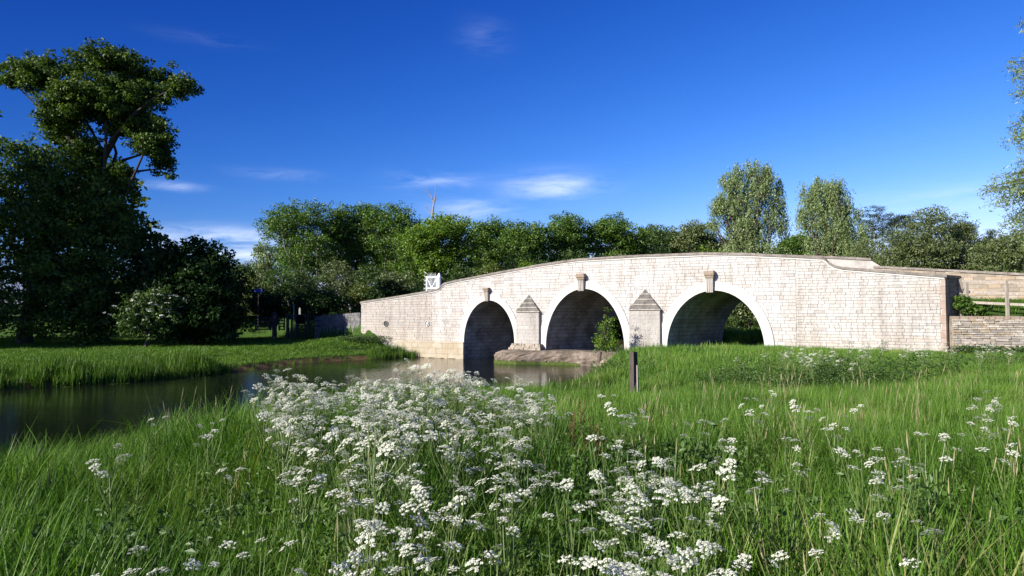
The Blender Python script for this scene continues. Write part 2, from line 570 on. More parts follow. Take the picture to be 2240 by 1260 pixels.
M = dict(
    stone=mat_stone('whitewashed_stone', 0.75, (0.37, 0.325, 0.275)),
    mortar=mat_rough('mortar', (0.29, 0.27, 0.24), (0.44, 0.415, 0.375), 2.0, 0.95, 0.3),
    ring=mat_rough('arch_stone', (0.451, 0.425, 0.383), (0.527, 0.514, 0.484), 1.2, 0.9, 0.25, 25.0),
    coping=mat_rough('lichened_coping', (0.136, 0.119, 0.102), (0.255, 0.225, 0.191), 2.2, 0.95, 0.6, 30.0, c3=(0.136, 0.119, 0.102)),
    cap=mat_rough('grey_cap_stone', (0.093, 0.089, 0.081), (0.178, 0.166, 0.145), 2.5, 0.95, 0.6, 30.0, c3=(0.060, 0.055, 0.047), attr='tint'),
    pier=mat_stone('pier_stone', 0.9, (0.31, 0.28, 0.245)),
    consol=mat_rough('keystone_stone', (0.323, 0.285, 0.246), (0.408, 0.374, 0.332), 3.0, 0.9, 0.3, 30.0),
    consol_cap=mat_rough('weathered_cap_stone', (0.196, 0.149, 0.111), (0.289, 0.234, 0.178), 4.0, 0.9, 0.4, 30.0),
    vault=mat_vault(),
    plinth=mat_rough('stained_plinth', (0.315, 0.259, 0.174), (0.399, 0.357, 0.281), 0.9, 0.9, 0.4, 24.0, c3=(0.289, 0.230, 0.145)),
    apron=mat_rough('apron_concrete', (0.093, 0.072, 0.051), (0.212, 0.170, 0.132), 1.5, 0.95, 0.7, 18.0, c3=(0.060, 0.051, 0.038)),
    moss=mat_rough('moss', (0.035, 0.060, 0.012), (0.085, 0.105, 0.024), 5.0, 1.0, 0.9, 40.0),
    rubble=mat_rough('rubble_stone', (0.204, 0.170, 0.128), (0.357, 0.306, 0.246), 2.0, 0.95, 0.6, 22.0, c3=(0.085, 0.076, 0.060)),
    drystone=mat_rough('limestone_rubble', (0.425, 0.399, 0.357), (0.697, 0.671, 0.637), 5.0, 0.95, 0.7, 25.0, attr='tint'),
    brickred=mat_rough('pinkish_quoin', (0.272, 0.200, 0.157), (0.357, 0.285, 0.238), 3.0, 0.9, 0.3, 30.0),
    returnst=mat_rough('return_stone', (0.187, 0.162, 0.136), (0.323, 0.281, 0.238), 3.0, 0.95, 0.5, 24.0, c3=(0.136, 0.119, 0.102)),
    buff=mat_rough('buff_wall_stone', (0.281, 0.238, 0.187), (0.374, 0.327, 0.268), 3.0, 0.95, 0.5, 24.0, attr='tint'),
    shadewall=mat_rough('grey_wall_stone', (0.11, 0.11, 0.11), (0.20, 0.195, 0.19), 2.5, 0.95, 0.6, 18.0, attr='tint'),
    road=mat_rough('road_surface', (0.170, 0.140, 0.132), (0.221, 0.187, 0.174), 1.5, 0.9, 0.3, 40.0),
    wood=mat_rough('weathered_timber', (0.23, 0.195, 0.16), (0.37, 0.325, 0.28), 3.0, 0.9, 0.4, 40.0, stretch=(8, 8, 1)),
    darkwood=mat_rough('dark_timber', (0.045, 0.037, 0.03), (0.085, 0.07, 0.058), 3.0, 0.9, 0.4, 40.0, stretch=(8, 8, 1)),
    bark=mat_rough('bark', (0.035, 0.027, 0.02), (0.085, 0.07, 0.055), 4.0, 0.95, 0.9, 18.0, stretch=(3, 3, 0.6)),
    palebark=mat_rough('pale_bark', (0.20, 0.18, 0.15), (0.36, 0.33, 0.28), 2.0, 0.95, 0.6, 18.0, stretch=(3, 3, 0.6)),
    deadbark=mat_rough('bleached_wood', (0.17, 0.15, 0.135), (0.30, 0.265, 0.24), 2.0, 0.9, 0.4, 18.0),
    ground=mat_ground(),
    water=mat_water(),
    white=mat_plain('white_paint', (0.78, 0.80, 0.82), 0.4),
    iron=mat_plain('hole_shade', (0.03, 0.028, 0.026), 0.6),  # dark colour standing in for shade inside the round holes
    pale=mat_plain('pale_paint', (0.30, 0.29, 0.27), 0.7),
    blue=mat_plain('blue_sign_paint', (0.03, 0.06, 0.42), 0.5),
    boulder=mat_rough('pinkish_boulder', (0.289, 0.196, 0.136), (0.408, 0.306, 0.230), 5.0, 0.95, 0.6, 20.0),
    chestnut=mat_leaf('broad_leaves', (0.022, 0.050, 0.008), (0.110, 0.165, 0.024), 0.28, 0.015),
    wood_leaf=mat_leaf('woodland_leaves', (0.024, 0.064, 0.006), (0.125, 0.215, 0.024), 0.28, 0.03),
    lime_leaf=mat_leaf('fresh_leaves', (0.055, 0.120, 0.006), (0.165, 0.260, 0.018), 0.33, 0.03),
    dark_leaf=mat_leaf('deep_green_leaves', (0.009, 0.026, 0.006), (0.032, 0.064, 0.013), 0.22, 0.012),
    willow_leaf=mat_leaf('silver_willow_leaves', (0.095, 0.140, 0.036), (0.240, 0.315, 0.105), 0.3, 0.05),
    sallow_leaf=mat_leaf('grey_green_leaves', (0.058, 0.088, 0.022), (0.155, 0.190, 0.062), 0.28, 0.04),
    pine_leaf=mat_leaf('pine_needles', (0.010, 0.024, 0.010), (0.034, 0.052, 0.022), 0.1, 0.03),
    shrub_leaf=mat_leaf('shrub_leaves', (0.022, 0.052, 0.010), (0.085, 0.140, 0.024), 0.28, 0.03),
    olive_leaf=mat_leaf('olive_shrub_leaves', (0.045, 0.070, 0.008), (0.125, 0.160, 0.024), 0.28, 0.03),
    blossom=mat_leaf('cream_blossom', (0.50, 0.50, 0.40), (0.74, 0.74, 0.64), 0.2, 0.0, tcol=(1, 1, 0.9)),
    grass=mat_leaf('meadow_grass', (0.048, 0.120, 0.012), (0.165, 0.290, 0.036), 0.36, 0.02, rnd=True, straw=(0.30, 0.31, 0.12)),
    near_grass=mat_leaf('near_meadow_grass', (0.032, 0.090, 0.009), (0.118, 0.225, 0.024), 0.36, 0.015, rnd=True, straw=(0.27, 0.27, 0.10)),
    lawn=mat_leaf('bank_turf', (0.050, 0.115, 0.010), (0.120, 0.215, 0.018), 0.34, 0.02, rnd=True),
    reed=mat_leaf('reed_blades', (0.036, 0.092, 0.009), (0.118, 0.205, 0.024), 0.34, 0.015, rnd=True),
    seed=mat_leaf('grass_seed_heads', (0.20, 0.185, 0.085), (0.32, 0.30, 0.15), 0.2, 0.02, rnd=True, tcol=(1, 0.9, 0.6)),
    herb=mat_leaf('nettle_leaves', (0.030, 0.070, 0.012), (0.085, 0.150, 0.028), 0.25, 0.03, rnd=True),
    dock=mat_leaf('dock_seed', (0.10, 0.052, 0.025), (0.17, 0.10, 0.045), 0.15, 0.02, rnd=True, tcol=(1, 0.7, 0.5)),
    stem=mat_leaf('parsley_stem', (0.085, 0.135, 0.030), (0.150, 0.210, 0.060), 0.15, 0.04),
    fern=mat_leaf('parsley_leaves', (0.040, 0.090, 0.014), (0.105, 0.170, 0.030), 0.32, 0.03),
    petal=mat_leaf('white_petals', (0.46, 0.48, 0.35), (0.72, 0.715, 0.62), 0.25, 0.0, tcol=(1, 1, 0.92)),
)

# ------------------------------------------------------------------ terrain
NEAR_EDGE = np.array([(-40, -40), (-14, -20), (-9.5, -5), (-8, 1), (-6.8, 5.5), (-6.0, 8.7), (-5.4, 10.7), (-4.2, 13.2), (-2.6, 15.4),
                      (-1, 17.3), (.8, 20), (2.4, 24.5), (3.6, 30), (4.8, 34.5), (5.4, 37.4), (6.6, 39.6), (9, 43), (13, 48.5),
                      (20, 58), (34, 75), (60, 100), (120, 160), (300, 300)], float)
FAR_EDGE = np.array([(-400, 10), (-120, 14), (-60, 19), (-35, 22), (-25, 24.6), (-20.4, 26.9), (-16.7, 30.0), (-14.1, 34.5), (-13.0, 39.5), (-11.6, 42.6), (-9.8, 44.3),
                     (-7.1, 46.8), (-6.3, 46.6), (-3.2, 44.7), (0.2, 50.2), (5, 58), (12, 69), (26, 86), (50, 112), (110, 172), (280, 320)], float)
RIVER = np.vstack([NEAR_EDGE, FAR_EDGE[::-1]])
ROAD_LEFT = [(-9.2, 52.4, 2.95), (-14, 59, 2.85), (-20.5, 65.5, 2.8), (-32, 71, 2.75), (-60, 76, 2.7), (-140, 80, 2.6)]


def seg_dist(P, poly):
    d = np.full(len(P), 1e9)
    for a, b in zip(poly[:-1], poly[1:]):
        ab = b - a
        t = np.clip(((P - a) @ ab) / (ab @ ab), 0, 1)
        d = np.minimum(d, np.hypot(*(P - (a + t[:, None] * ab)).T))
    return d


def in_poly(P, poly):
    x, y = P.T
    ins = np.zeros(len(P), bool)
    j = len(poly) - 1
    for i in range(len(poly)):
        xi, yi = poly[i]
        xj, yj = poly[j]
        if yi != yj:
            c = ((yi > y) != (yj > y)) & (x < (xj - xi) * (y - yi) / (yj - yi) + xi)
            ins ^= c
        j = i
    return ins


def sstep(a, b, x):
    t = np.clip((x - a) / (b - a), 0, 1)
    return t * t * (3 - 2 * t)


def wob(x, y, f, s):
    return (np.sin(x * f + s) * np.cos(y * f * 1.13 + s * 2.1) + 0.5 * np.sin(x * f * 2.3 + y * f * 1.7 + s * 3.3)) / 1.5


def ground(P):
    """height, land distance, near-bank flag for (n,2) points"""
    P = np.asarray(P, float).reshape(-1, 2)
    dn, df = seg_dist(P, NEAR_EDGE), seg_dist(P, FAR_EDGE)
    ins = in_poly(P, RIVER)
    x, y = P.T
    near = dn < df
    d = np.minimum(dn, df)
    # near bank
    rise = sstep(15, 25, y) * sstep(5, 11, x)
    lowbridge = sstep(6.5, 0, np.hypot(x - 7.2, (y - 35.5) * 0.8))
    zn = 1.45 * sstep(-0.3, 2.4, d) * (1 - 0.55 * lowbridge) + 0.05 * wob(x, y, 0.9, 1.0) * sstep(0.5, 3, d)
    zn = zn - 0.50 * sstep(9, 17, y) * sstep(10, 2.5, x) * sstep(.4, 3, d) * (1 - lowbridge)
    zf = 0.30 * sstep(0.0, 0.7, d) + 0.42 * sstep(0.6, 6, d) + 0.05 * wob(x, y, 0.5, 4.0) * sstep(1, 4, d)
    zf = zf + 0.45 * sstep(5, 1.0, np.hypot(x + 11.3, y - 49.6)) * sstep(0.5, 3, d)
    zn = zn - 0.28 * rise * sstep(0, 3, d)
    zn = zn - 0.16 * sstep(13, 8, y) * sstep(4.5, 1.0, d) * sstep(.3, 1, d)
    z = np.where(near, zn, zf)
    # road embankment on the far bank
    pts = np.array(ROAD_LEFT)
    dr = np.full(len(P), 1e9)
    zr = np.zeros(len(P))
    for a, b in zip(pts[:-1], pts[1:]):
        ab = (b - a)[:2]
        t = np.clip(((P - a[:2]) @ ab) / (ab @ ab), 0, 1)
        dd = np.hypot(*(P - (a[:2] + t[:, None] * ab)).T)
        zz = a[2] + t * (b[2] - a[2])
        zr = np.where(dd < dr, zz, zr)
        dr = np.minimum(dr, dd)
    k = sstep(4.0, 2.6, dr) * (~ins) * sstep(0.4, 2.5, d)
    # the approach wall holds the bank back on the river side
    for (ax, ay), (bx, by), soft in (((-10.6, 49.3), (-16.9, 58.6), 0.25), ((-16.9, 58.6), (-23.5, 63.6), 1.6), ((-23.5, 63.6), (-60, 73.0), 2.2)):
        ex, ey = bx - ax, by - ay
        ln = math.hypot(ex, ey)
        t = ((x - ax) * ex + (y - ay) * ey) / ln
        side = (ex * (y - ay) - ey * (x - ax)) / ln          # >0 on the river side
        inside = (t > -1.5) & (t < ln + .5)
        k = np.where(inside & (dr < 9), k * sstep(0.1, -soft, side), k)
    z = z * (1 - k) + (zr - 0.03) * k
    # rising wooded ground far off
    z = z + 4.0 * sstep(85, 170, y) * (~ins) * sstep(1, 12, d)
    z = np.where(ins, -0.9 * sstep(0, 2.0, d), z)
    sd = np.where(ins, -d, d)
    return z, sd, near


def gz(x, y):
    return float(ground([(x, y)])[0][0])


def grid_axis(spec):
    out = []
    for a, b, st in spec:
        out += list(np.arange(a, b, st))
    return np.array(out + [spec[-1][1]])


xs = grid_axis([(-1500, -200, 100), (-200, -60, 10), (-60, -30, 1.5), (-30, 30, 0.45), (30, 60, 1.5), (60, 200, 10), (200, 1500, 100)])
ys = grid_axis([(-200, -20, 15), (-20, 0, 1.2), (0, 62, 0.45), (62, 130, 2), (130, 300, 14), (300, 2500, 150)])
gx, gy = np.meshgrid(xs, ys)
gp = np.stack([gx.ravel(), gy.ravel()], 1)
zz = ground(gp)[0]
nx, ny = len(xs), len(ys)
ii = np.arange(nx * ny).reshape(ny, nx)
gf = np.stack([ii[:-1, :-1].ravel(), ii[:-1, 1:].ravel(), ii[1:, 1:].ravel(), ii[1:, :-1].ravel()], 1)
g = mesh_obj('ground', np.column_stack([gp, zz]), gf, M['ground'], smooth=True)
tag(g, 'green meadow ground on both banks of the river', None, None, 'structure')
w = mesh_obj('river', [(-400, -200, 0), (300, -200, 0), (300, 400, 0), (-400, 400, 0)], [(0, 1, 2, 3)], M['water'])
tag(w, 'dark calm river flowing under the bridge', None, None, 'structure')


def strip(name, pts, hw, m, dz=0.0, label=None):
    v, f = [], []
    P = [Vector(p) for p in pts]
    # subdivide
    Q = []
    for a, b in zip(P[:-1], P[1:]):
        k = max(1, int((b - a).length / 2))
        Q += [a.lerp(b, i / k) for i in range(k)]
    Q.append(P[-1])
    for i, p in enumerate(Q):
        d = (Q[min(i + 1, len(Q) - 1)] - Q[max(i - 1, 0)])
        d.z = 0
        d.normalize()
        s = Vector((d.y, -d.x, 0)) * hw
        v += [p - s + Vector((0, 0, dz)), p + s + Vector((0, 0, dz))]
    for i in range(len(Q) - 1):
        f.append((2 * i, 2 * i + 1, 2 * i + 3, 2 * i + 2))
    o = mesh_obj(name, v, f, m)
    return tag(o, label, None, None, 'structure')


strip('road', ROAD_LEFT, 2.3, M['road'], 0.03, 'pinkish grey lane behind the gates on the far bank')

# ------------------------------------------------------------------ the bridge (local x along the face, y into the bridge, z up)
A32 = R(32)
P0 = Vector((-10.964, 49.655, 0))
BW = 6.5                     # width
SKEW = 1.25                  # the barrels run slightly askew
L = 35.85


def b2w(s, d, z=0.0):
    return (P0.x + s * math.cos(A32) + d * math.sin(A32), P0.y - s * math.sin(A32) + d * math.cos(A32), z)


TOP = [(0, 3.70), (3.06, 4.03), (5.95, 4.36), (7.0, 4.52), (7.20, 4.60), (7.40, 4.78), (7.62, 4.90), (8.65, 5.07), (12.25, 5.54), (14.91, 5.86), (17.11, 6.06), (17.6, 6.10),
       (21.42, 6.15), (25.0, 6.11), (27.4, 5.96), (29.6, 5.76), (30.85, 5.63), (30.98, 5.52), (31.1, 5.36), (31.36, 5.20), (31.7, 5.10), (33.78, 4.85), (35.85, 4.60)]
FTOP = [(0, 3.70), (3.06, 4.03), (5.95, 4.36), (7.0, 4.52), (7.20, 4.60), (7.40, 4.78), (7.62, 4.90), (8.65, 5.07), (12.25, 5.54), (14.91, 5.86), (17.6, 6.10),
        (21.42, 6.28), (25.0, 6.40), (28.0, 6.30), (30.5, 6.10), (32.55, 5.90), (32.62, 5.78), (32.78, 5.66), (33.0, 5.54), (33.25, 5.47), (35.85, 5.0), (39.3, 4.68), (46, 4.2)]
ARCH = [(11.19, 1.94, 1.15, 3.82), (17.92, 2.54, 1.00, 4.43), (25.52, 2.56, 1.08, 4.20)]   # centre, half span, springing z, crown z
RINGW = [0.34, 0.40, 0.42]


def lerp_tab(tab, s):
    return float(np.interp(s, [p[0] for p in tab], [p[1] for p in tab]))


def arch_z(s, off=0.0, ring=0.0):
    """height of the opening at s (or -1)"""
    for (c, h, zs, zc), rw in zip(ARCH, RINGW):
        hh = h + rw * ring
        q = (s - off - c) / hh
        if abs(q) < 1:
            return zs + (zc - zs + rw * ring) * math.sqrt(1 - q * q)
    return -1.0


bridge = empty('stone_bridge', P0, -A32)
tag(bridge, 'whitewashed stone bridge with three round arches over the river', 'bridge')


def s_samples(s0, s1, tab, off, step=0.3):
    S = set(np.arange(s0, s1, step)) | {s0, s1} | {p[0] for p in tab if s0 < p[0] < s1}
    for (c, h, _, _) in ARCH:
        for e in (c - h, c + h):
            e += off
            if s0 < e < s1:
                S |= {e - 1e-4, e + 1e-4}
                for k in range(1, 14):
                    a = math.pi / 2 * k / 14
                    q = h * math.sin(a)
                    S |= {c + off + q, c + off - q}
    return sorted(S)


def wall_sheet(mb, s0, s1, d, tab, off, zb=-0.9, flip=False, drop=0.0):
    S = s_samples(s0, s1, tab, off)
    for a, b in zip(S[:-1], S[1:]):
        za, zb_ = max(zb, arch_z(a, off)), max(zb, arch_z(b, off))
        q = [(a, d, za), (b, d, zb_), (b, d, lerp_tab(tab, b) - drop), (a, d, lerp_tab(tab, a) - drop)]
        mb.poly(q[::-1] if flip else q)


core = MB()
PT = 0.36                                   # parapet thickness
DK = 1.05                                   # deck below the parapet top
wall_sheet(core, 0, L, 0.02, TOP, 0)                          # mortar bed of the near face
wall_sheet(core, 0, L, BW, FTOP, SKEW, flip=True)             # far face
S = sorted({p[0] for p in TOP} | set(np.arange(0, L, 0.5)) | {L})
for a, b in zip(S[:-1], S[1:]):
    ta, tb = lerp_tab(TOP, a), lerp_tab(TOP, b)
    fa, fb = lerp_tab(FTOP, a), lerp_tab(FTOP, b)
    da, db = min(ta, 9) - DK, min(tb, 9) - DK
    core.poly([(a, 0.02, ta), (b, 0.02, tb), (b, PT, tb), (a, PT, ta)])
    core.poly([(b, PT, db), (a, PT, da), (a, PT, ta), (b, PT, tb)])
    core.poly([(a, BW - PT, da), (b, BW - PT, db), (b, BW - PT, fb), (a, BW - PT, fa)])
    core.poly([(a, BW - PT, fa), (b, BW - PT, fb), (b, BW, fb), (a, BW, fa)])
# left end
zl = 3.70
core.poly([(0, BW, -.9), (0, 0.02, -.9), (0, 0.02, zl), (0, PT, zl), (0, PT, zl - DK), (0, BW - PT, zl - DK), (0, BW - PT, zl), (0, BW, zl)])
zr_ = 4.60
core.poly([(L, 0.02, -.9), (L, BW, -.9), (L, BW, 5.0), (L, BW - PT, 5.0), (L, BW - PT, zr_ - DK), (L, PT, zr_ - DK), (L, PT, zr_), (L, 0.02, zr_)])
core.build('masonry_core', M['mortar'], bridge)

dk = MB()
for a, b in zip(S[:-1], S[1:]):
    da, db = lerp_tab(TOP, a) - DK, lerp_tab(TOP, b) - DK
    dk.poly([(a, PT, da), (b, PT, db), (b, BW - PT, db), (a, BW - PT, da)])
dk.build('deck', M['road'], bridge)


# vault barrels, arch rings
def arch_curve(i, ring=0.0, n=40, zb=-0.9):
    c, h, zs, zc = ARCH[i]
    rw = RINGW[i] * ring
    pts = [(c - h - rw, zb)]
    for k in range(n + 1):
        a = math.pi * (1 - k / n)
        pts.append((c + (h + rw) * math.cos(a), zs + (zc - zs + rw) * math.sin(a)))
    pts.append((c + h + rw, zb))
    return pts


for i in range(3):
    cv = arch_curve(i)
    v, f, uv = [], [], []
    dist = [0]
    for p, q in zip(cv[:-1], cv[1:]):
        dist.append(dist[-1] + math.hypot(q[0] - p[0], q[1] - p[1]))
    ND = 6
    for (s, z), dd in zip(cv, dist):
        for k in range(ND + 1):
            t = k / ND
            v.append((s + SKEW * t, -0.04 + (BW + 0.04) * t, z))
            uv.append((BW * t, dd))
    for j in range(len(cv) - 1):
        for k in range(ND):
            a = j * (ND + 1) + k
            f.append((a, a + 1, a + ND + 2, a + ND + 1))
    o = mesh_obj('vault', v, f, M['vault'], bridge)
    ul = o.data.uv_layers.new(name='uv')
    for lp in o.data.loops:
        ul.data[lp.index].uv = uv[lp.vertex_index]
    # ring: voussoirs standing a little proud, with a narrow outer moulding
    inn, outr = arch_curve(i, 0.0), arch_curve(i, 1.0)
    mb = MB()
    lim = 0.9 if i else 0.0
    lo = [(p, q) for p, q in zip(inn, outr)]
    for (p0, q0), (p1, q1) in zip(lo[:-1], lo[1:]):
        y0, y1 = -0.05, 0.03
        mb.poly([(p0[0], y0, p0[1]), (p1[0], y0, p1[1]), (q1[0], y0, q1[1]), (q0[0], y0, q0[1])])
        mb.poly([(q0[0], y0, q0[1]), (q1[0], y0, q1[1]), (q1[0], y1, q1[1]), (q0[0], y1, q0[1])])
        mb.poly([(p1[0], y0, p1[1]), (p0[0], y0, p0[1]), (p0[0], 0.0, p0[1]), (p1[0], 0.0, p1[1])])
    ring = mb.build('arch_ring', M['ring'], bridge)
    # hood moulding round the outer edge
    o1, o2 = arch_curve(i, 1.002), arch_curve(i, 1.14)
    mb = MB()
    for k in range(1, len(o1) - 2):
        p0, p1, q0, q1 = o1[k], o1[k + 1], o2[k], o2[k + 1]
        mb.prism([(p0[0], -0.065, p0[1]), (p1[0], -0.065, p1[1]), (p1[0], 0.03, p1[1]), (p0[0], 0.03, p0[1])],
                 [(q0[0], -0.065, q0[1]), (q1[0], -0.065, q1[1]), (q1[0], 0.03, q1[1]), (q0[0], 0.03, q0[1])])
    mb.build('hood_moulding', M['ring'], ring)

# keystones: fluted console with a moulded cap
for i, (kc, z0, z1, w0, w1) in enumerate([(11.09, 3.76, 4.33, 0.135, 0.155), (17.80, 4.30, 4.92, 0.185, 0.205), (25.35, 4.09, 4.84, 0.185, 0.205)]):
    kb = MB()
    nfl = 4
    y0 = -0.20
    kb.prism([(kc - w0, y0 + 0.05, z0), (kc + w0, y0 + 0.05, z0), (kc + w0, 0.02, z0), (kc - w0, 0.02, z0)],
             [(kc - w1, y0, z1), (kc + w1, y0, z1), (kc + w1, 0.02, z1), (kc - w1, 0.02, z1)])
    for k in range(nfl):
        u0, u1 = -1 + 2 * (k + 0.18) / nfl, -1 + 2 * (k + 0.82) / nfl
        kb.prism([(kc + w0 * u0, y0 + 0.012, z0 + 0.01), (kc + w0 * u1, y0 + 0.012, z0 + 0.01), (kc + w0 * u1, y0 + 0.06, z0 + 0.01), (kc + w0 * u0, y0 + 0.06, z0 + 0.01)],
                 [(kc + w1 * u0, y0 - 0.038, z1 - 0.01), (kc + w1 * u1, y0 - 0.038, z1 - 0.01), (kc + w1 * u1, y0 + 0.02, z1 - 0.01), (kc + w1 * u0, y0 + 0.02, z1 - 0.01)])
    key = kb.build('keystone', M['consol'], bridge)
    cb = MB()
    zt = z1 + (0.30 if i == 0 else 0.40)
    for za, zb2, e, pr in ((z1, z1 + 0.07, 0.0, 0.24), (z1 + 0.07, z1 + 0.17, 0.03, 0.28), (z1 + 0.17, zt - 0.05, 0.06, 0.33), (zt - 0.05, zt, 0.04, 0.30)):
        cb.box(kc - w1 - e, kc + w1 + e, -pr, 0.025, za + 0.001, zb2 - 0.001)
    cb.build('keystone_cap', M['consol_cap'], key)

# courses of squared stones on the near face
stones = []
srng = random.Random(11)
hole_c = [(2.44, 2.26, 0.24), (6.16, 2.29, 0.24)]
for SEC0, SEC1 in ((0.0, 6.56), (6.56, 17.85), (17.85, 29.6), (29.6, L)):
  z = -0.25 - srng.uniform(0, .1)
  while z < 6.2:
    h = (srng.uniform(0.115, 0.185) if SEC0 > 25 else srng.uniform(0.14, 0.21)) if z > 1.0 else srng.uniform(0.20, 0.28)
    s = SEC0 - srng.uniform(0, 0.5)
    while s < SEC1:
        ln = srng.uniform(0.20, 0.58) if s > 20 else srng.uniform(0.35, 0.95)
        a, b = max(s, SEC0), min(s + ln, SEC1, L - 0.17)
        s += ln
        if b - a < 0.08:
            continue
        gap = 0.0045
        a2, b2, z0, z1 = a + gap, b - gap, z + gap, z + h - gap
        cut = False
        for q in np.linspace(a2, b2, 7):
            if arch_z(q, 0, 0.5) > z0 or lerp_tab(TOP, q) < z1:
                cut = True
        if (a2 < 9.23 and z1 < 1.12 and a2 > 3.4):        # behind the plinth
            continue
        if (a2 > 13.35 and b2 < 14.95 and z1 < 3.05) or (a2 > 20.85 and b2 < 22.6 and z1 < 3.15):
            continue                                       # behind the piers
        if not cut:
            stones.append(([(a2, z0), (b2, z0), (b2, z1), (a2, z1)], a, z))
            continue
        run_b, run_t = [], []
        for q in np.linspace(a2, b2, max(5, int((b2 - a2) / 0.05) + 1)):
            lo_, hi_ = max(z0, arch_z(q, 0, 0.5)), min(z1, lerp_tab(TOP, q) - 0.004)
            if hi_ - lo_ > 0.02:
                run_b.append((q, lo_))
                run_t.append((q, hi_))
            else:
                if len(run_b) > 1:
                    stones.append((run_b + run_t[::-1], a, z))
                run_b, run_t = [], []
        if len(run_b) > 1:
            stones.append((run_b + run_t[::-1], a, z))
    z += h


def simplify(poly):
    out = []
    n = len(poly)
    for i in range(n):
        p, q, r = poly[i - 1], poly[i], poly[(i + 1) % n]
        cr = (q[0] - p[0]) * (r[1] - q[1]) - (q[1] - p[1]) * (r[0] - q[0])
        if abs(cr) > 1e-6:
            out.append(q)
    return out


def stone_tint(s, z, r):
    """limewash colour of one stone"""
    v = r.uniform(0.92, 1.03)
    base = Vector((0.60, 0.59, 0.565))
    if s < 6.5:
        base = Vector((0.43, 0.395, 0.35)).lerp(Vector((0.50, 0.465, 0.415)), r.random())
        if z > 1.8 and 2.2 < s:
            base = base.lerp(Vector((0.36, 0.335, 0.315)), 0.6 * r.random())
    elif s > 29:
        base = base.lerp(Vector((0.545, 0.52, 0.48)), 0.8 * r.random())
    if z < 1.9:
        base = base.lerp(Vector((0.52, 0.435, 0.325)), r.random() * 0.5)
    if r.random() < 0.04:
        base = base.lerp(Vector((0.44, 0.35, 0.28)), 0.4)
    if r.random() < 0.08:
        base = base.lerp(Vector((0.34, 0.32, 0.30)), 0.5)
    return tuple(base * v * 0.84) + (1.0,)


def stone_solid(mb, cols, poly, s, z, r):
    poly = simplify(poly)
    if len(poly) < 3:
        return
    y = -r.uniform(0.0, 0.014)
    c = stone_tint(s, z, r)
    n0 = len(mb.v)
    n = len(poly)
    sx = sum(p[0] for p in poly) / n
    sz = sum(p[1] for p in poly) / n
    e = 0.006
    front = [(p[0] + (e if p[0] < sx else -e), y, p[1] + (e if p[1] < sz else -e)) for p in poly]
    back = [(p[0], y + 0.008, p[1]) for p in poly]
    deep = [(p[0], 0.03, p[1]) for p in poly]
    mb.v += front + back + deep
    mb.f.append(tuple(n0 + i for i in range(n)))
    for lvl in (0, n):
        for i in range(n):
            j = (i + 1) % n
            mb.f.append((n0 + lvl + i, n0 + n + lvl + i, n0 + n + lvl + j, n0 + lvl + j))
    cols += [c] * (3 * n)


def shown_size(poly):
    s = sum(p[0] for p in poly) / len(poly)
    a = 0.5 * abs(sum(p[0] * q[1] - q[0] * p[1] for p, q in zip(poly, poly[1:] + poly[:1])))
    z = sum(p[1] for p in poly) / len(poly)
    y = b2w(s, 0)[1]
    vis = 0.1 if z < 1.0 else 1.0
    return a / y ** 3 * vis


stones.sort(key=lambda t: -shown_size(t[0]))
rest, rest_c = MB(), []
for i, (poly, s, z) in enumerate(stones):
    if i < 296:
        mb, cols = MB(), []
        stone_solid(mb, cols, poly, s, z, srng)
        if mb.v:
            mb.build('stone', M['stone'], bridge, attrs={'tint': ('POINT', cols)})
    else:
        stone_solid(rest, rest_c, poly, s, z, srng)
o = rest.build('small_stones', M['stone'], bridge, attrs={'tint': ('POINT', rest_c)})
o['kind'] = 'stuff'


# coping stones along both parapets
def coping(tab, y0, y1, s_end, zoff=0.0, thick=0.13):
    s = -0.05
    while s < s_end - 0.05:
        e = min(s + srng.uniform(1.0, 1.7), s_end)
        if s_end - e < 0.4:
            e = s_end
        S = sorted({s + 0.006, e - 0.006} | {p[0] for p in tab if s + 0.03 < p[0] < e - 0.03})
        mb = MB()
        j = srng.uniform(0, 0.012)
        n0 = 0
        rows = []
        for q in S:
            t = lerp_tab(tab, q) + zoff
            rows.append([(q, y0, t + 0.003), (q, y0, t + thick * 0.62 + j), (q, y0 + 0.05, t + thick + j), (q, y1 - 0.05, t + thick + j), (q, y1, t + thick * 0.62 + j), (q, y1, t + 0.003)])
        for r_ in rows:
            mb.v += r_
        k = 6
        for i in range(len(rows) - 1):
            for m_ in range(k):
                a, b = i * k + m_, i * k + (m_ + 1) % k
                mb.f.append((a, a + k, b + k, b))
        mb.f.append(tuple(range(k)))
        mb.f.append(tuple(reversed(range((len(rows) - 1) * k, len(rows) * k))))
        mb.build('coping_stone', M['coping'], bridge)
        s = e


coping(TOP, -0.09, PT + 0.06, L + 0.1)
coping(FTOP, BW - PT - 0.06, BW + 0.08, 32.5)
# moulding below the near coping
mo = MB()
for a, b in zip(S_ := sorted({p[0] for p in TOP} | {7.1, 8.0, 20.0}), S_[1:]):
    ta, tb = lerp_tab(TOP, a), lerp_tab(TOP, b)
    mo.prism([(a, -0.045, ta - 0.075), (b, -0.045, tb - 0.075), (b, 0.03, tb - 0.075), (a, 0.03, ta - 0.075)],
             [(a, -0.045, ta + 0.002), (b, -0.045, tb + 0.002), (b, 0.03, tb + 0.002), (a, 0.03, ta + 0.002)])
mo.build('string_course', M['ring'], bridge)

